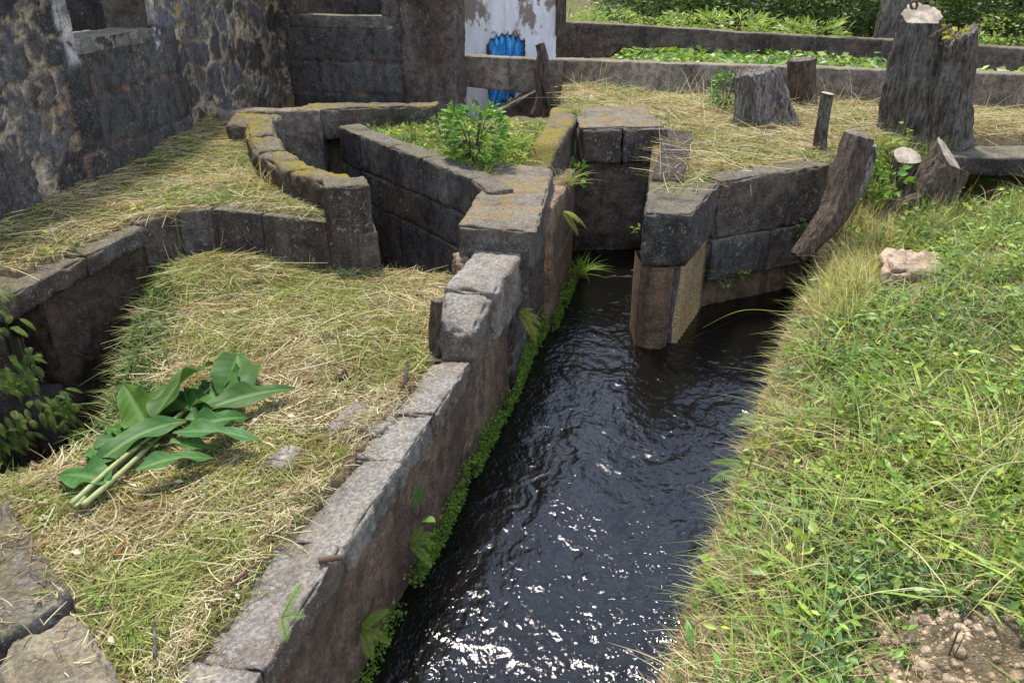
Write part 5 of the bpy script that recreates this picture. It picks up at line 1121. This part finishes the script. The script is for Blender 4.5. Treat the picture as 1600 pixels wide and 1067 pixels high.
for k, (px, Y, rad, hgt, wr, lab) in enumerate([(905, 24, .9, 1.15, .12, 'reedy pale shrub at the left end of the far wall beside the white wall'), (948, 25.5, 1.0, 1.25, .12, 'taller reedy shrub with arching leaves, second beyond the far wall'),
    (1030, 25, 1.0, 1.0, .3, 'round light green shrub in front of the dark trees, left of centre'), (1085, 24.5, 1.1, 1.2, .35, 'broad yellow green shrub in front of the dark trees'), (1150, 23.5, 1.2, 1.2, .14, 'grassy pale shrub behind the middle of the far wall'),
    (1215, 23, 1.1, 1.0, .3, 'low bright shrub behind the far wall above the fluted stump'), (1270, 22, .9, 1.1, .12, 'spiky bright reed shrub above the square topped stump'), (1370, 21.5, .5, .6, .4, 'small yellow shrub at the foot of the dark trunk'),
    (1540, 19.6, .5, .85, .35, 'yellow green shrub right of the double stump behind the far wall'), (1580, 24, 1.0, 1.2, .35, 'dull green shrub near the pale blue pole')]):
    far_shrub(lab, px, 40, Y, rad, hgt, 560, (.16, .42) if wr < .2 else (.10, .22), YG, wr, 'shrubs beyond the far wall')
for k, (px, Y, rad, lab) in enumerate([(985, 31, 1.7, 'dark rounded bush in front of the wood, leftmost of its row'), (1055, 29, 1.5, 'dark bush between two yellow green shrubs'), (1120, 29, 1.6, 'dark bush behind the broad yellow green shrub'), (1190, 28, 1.5, 'dark bush above the fluted stump'), (1250, 27.5, 1.5, 'dark bush above the square topped stump'),
    (1310, 27, 1.5, 'dark bush left of the big dark trunk'), (1365, 27, 1.4, 'dark bush touching the left side of the dark trunk'), (1455, 26, 1.4, 'dark bush behind the tallest stump'), (1520, 25.5, 1.3, 'dark bush just right of the tallest stump'), (1570, 27, 1.4, 'dark bush beside the pale blue pole'), (1630, 25, 1.3, 'dark bush at the right edge of the picture')]):
    far_shrub(lab, px, 40, Y, rad, 2.3, 1500, (.12, .26), [(.07, .12, .03), (.10, .16, .04), (.045, .08, .025), (.14, .19, .05)], .45, 'dark bushes before the wood', shell=.3)
def tree(label, px, Y, rad, hgt, colr, n=6500, group='trees beyond the far wall', low=.0):
    c = PY(px, 20, Y); c[2] = gz1(c[0], c[1]); t = thing('tree', label, 'tree', c, group)
    mt = MB(); mt.add(*tube(smooth_path([c-[0, 0, .2], c+[.1, 0, hgt*.4], c+[-.1, .1, hgt*.8]], 10), np.linspace(.28, .07, 10), 9))
    cl = []
    for j in range(40):
        a = R.uniform(0, 6.28); u = R.uniform(0, 1)**1.5; rr_ = rad*(1-.55*u)*R.uniform(.35, .95); cc = c+[math.cos(a)*rr_, math.sin(a)*rr_, low+.4+u*(hgt-.6)]; cl.append(cc)
        mt.add(*tube([c+[0, 0, max(.3, (cc-c)[2]*.7)], cc], [.06, .015], 5))
    cl = np.array(cl); q = cl[R.choice(len(cl), n)]; v = rdir(n, -1, 1)*(R.uniform(.2, 1, (n, 1))**.5)*rad*.46*R.uniform(.7, 1.2, (n, 1)); p = q+v*[1, 1, .7]; p[:, 2] = np.maximum(p[:, 2], c[2]+.05)
    l = R.uniform(.12, .30, n); V, Q, k = cards(p, rdir(n, -.7, .4), rdir(n, .1, 1.4), l, l*.5); m2 = MB().add(V, Q, rep(pick(colr, n, .25), k))
    mt.build('trunk', M['bark_brown'], t); m2.build('crown', M['leaf'], t)
DK = [(.035, .07, .02), (.055, .095, .025), (.025, .05, .018), (.08, .12, .03)]; OL = [(.09, .12, .03), (.13, .15, .04), (.06, .085, .02)]
for k, (px, Y, rad, hgt, cc, lab) in enumerate([(1010, 36, 2.2, 6, DK, 'dark tree at the edge of the lawn, leftmost of the wood'), (1075, 34, 2.4, 6.5, DK, 'dense dark tree behind the broad yellow green shrub'), (1140, 35, 2.3, 6, OL, 'olive green tree above the middle of the far wall'),
    (1210, 33, 2.4, 7, DK, 'dark green tree left of the big trunk, wide crown'), (1290, 31, 2.2, 6, OL, 'olive tree with brownish leaves above the square topped stump'), (1345, 34, 2.2, 7, DK, 'very dark tree directly left of the big dark trunk'), (1450, 33, 2.6, 7, DK, 'deep shaded tree behind the tallest stump'),
    (1520, 30, 2.1, 6, DK, 'dark green tree right of the tallest stump'), (1590, 34, 2.6, 7, DK, 'dark tree behind the pale blue pole'), (1660, 30, 2.4, 6, OL, 'olive tree at the right edge of the picture'), (940, 52, 3.2, 8, DK, 'distant tree across the lawn, above the white wall')]):
    tree(lab, px, Y, rad, hgt, cc)
pp = PY(1592, 60, 25.); pp[2] = gz1(pp[0], pp[1]); V, F = tube([pp-[0, 0, .2], pp+[.02, 0, 1.6], pp+[.05, 0, 3.4]], .045, 10)
tag(mk('pole', V, F, M['metal']), 'pale blue metal pole at the upper right edge', 'pole')
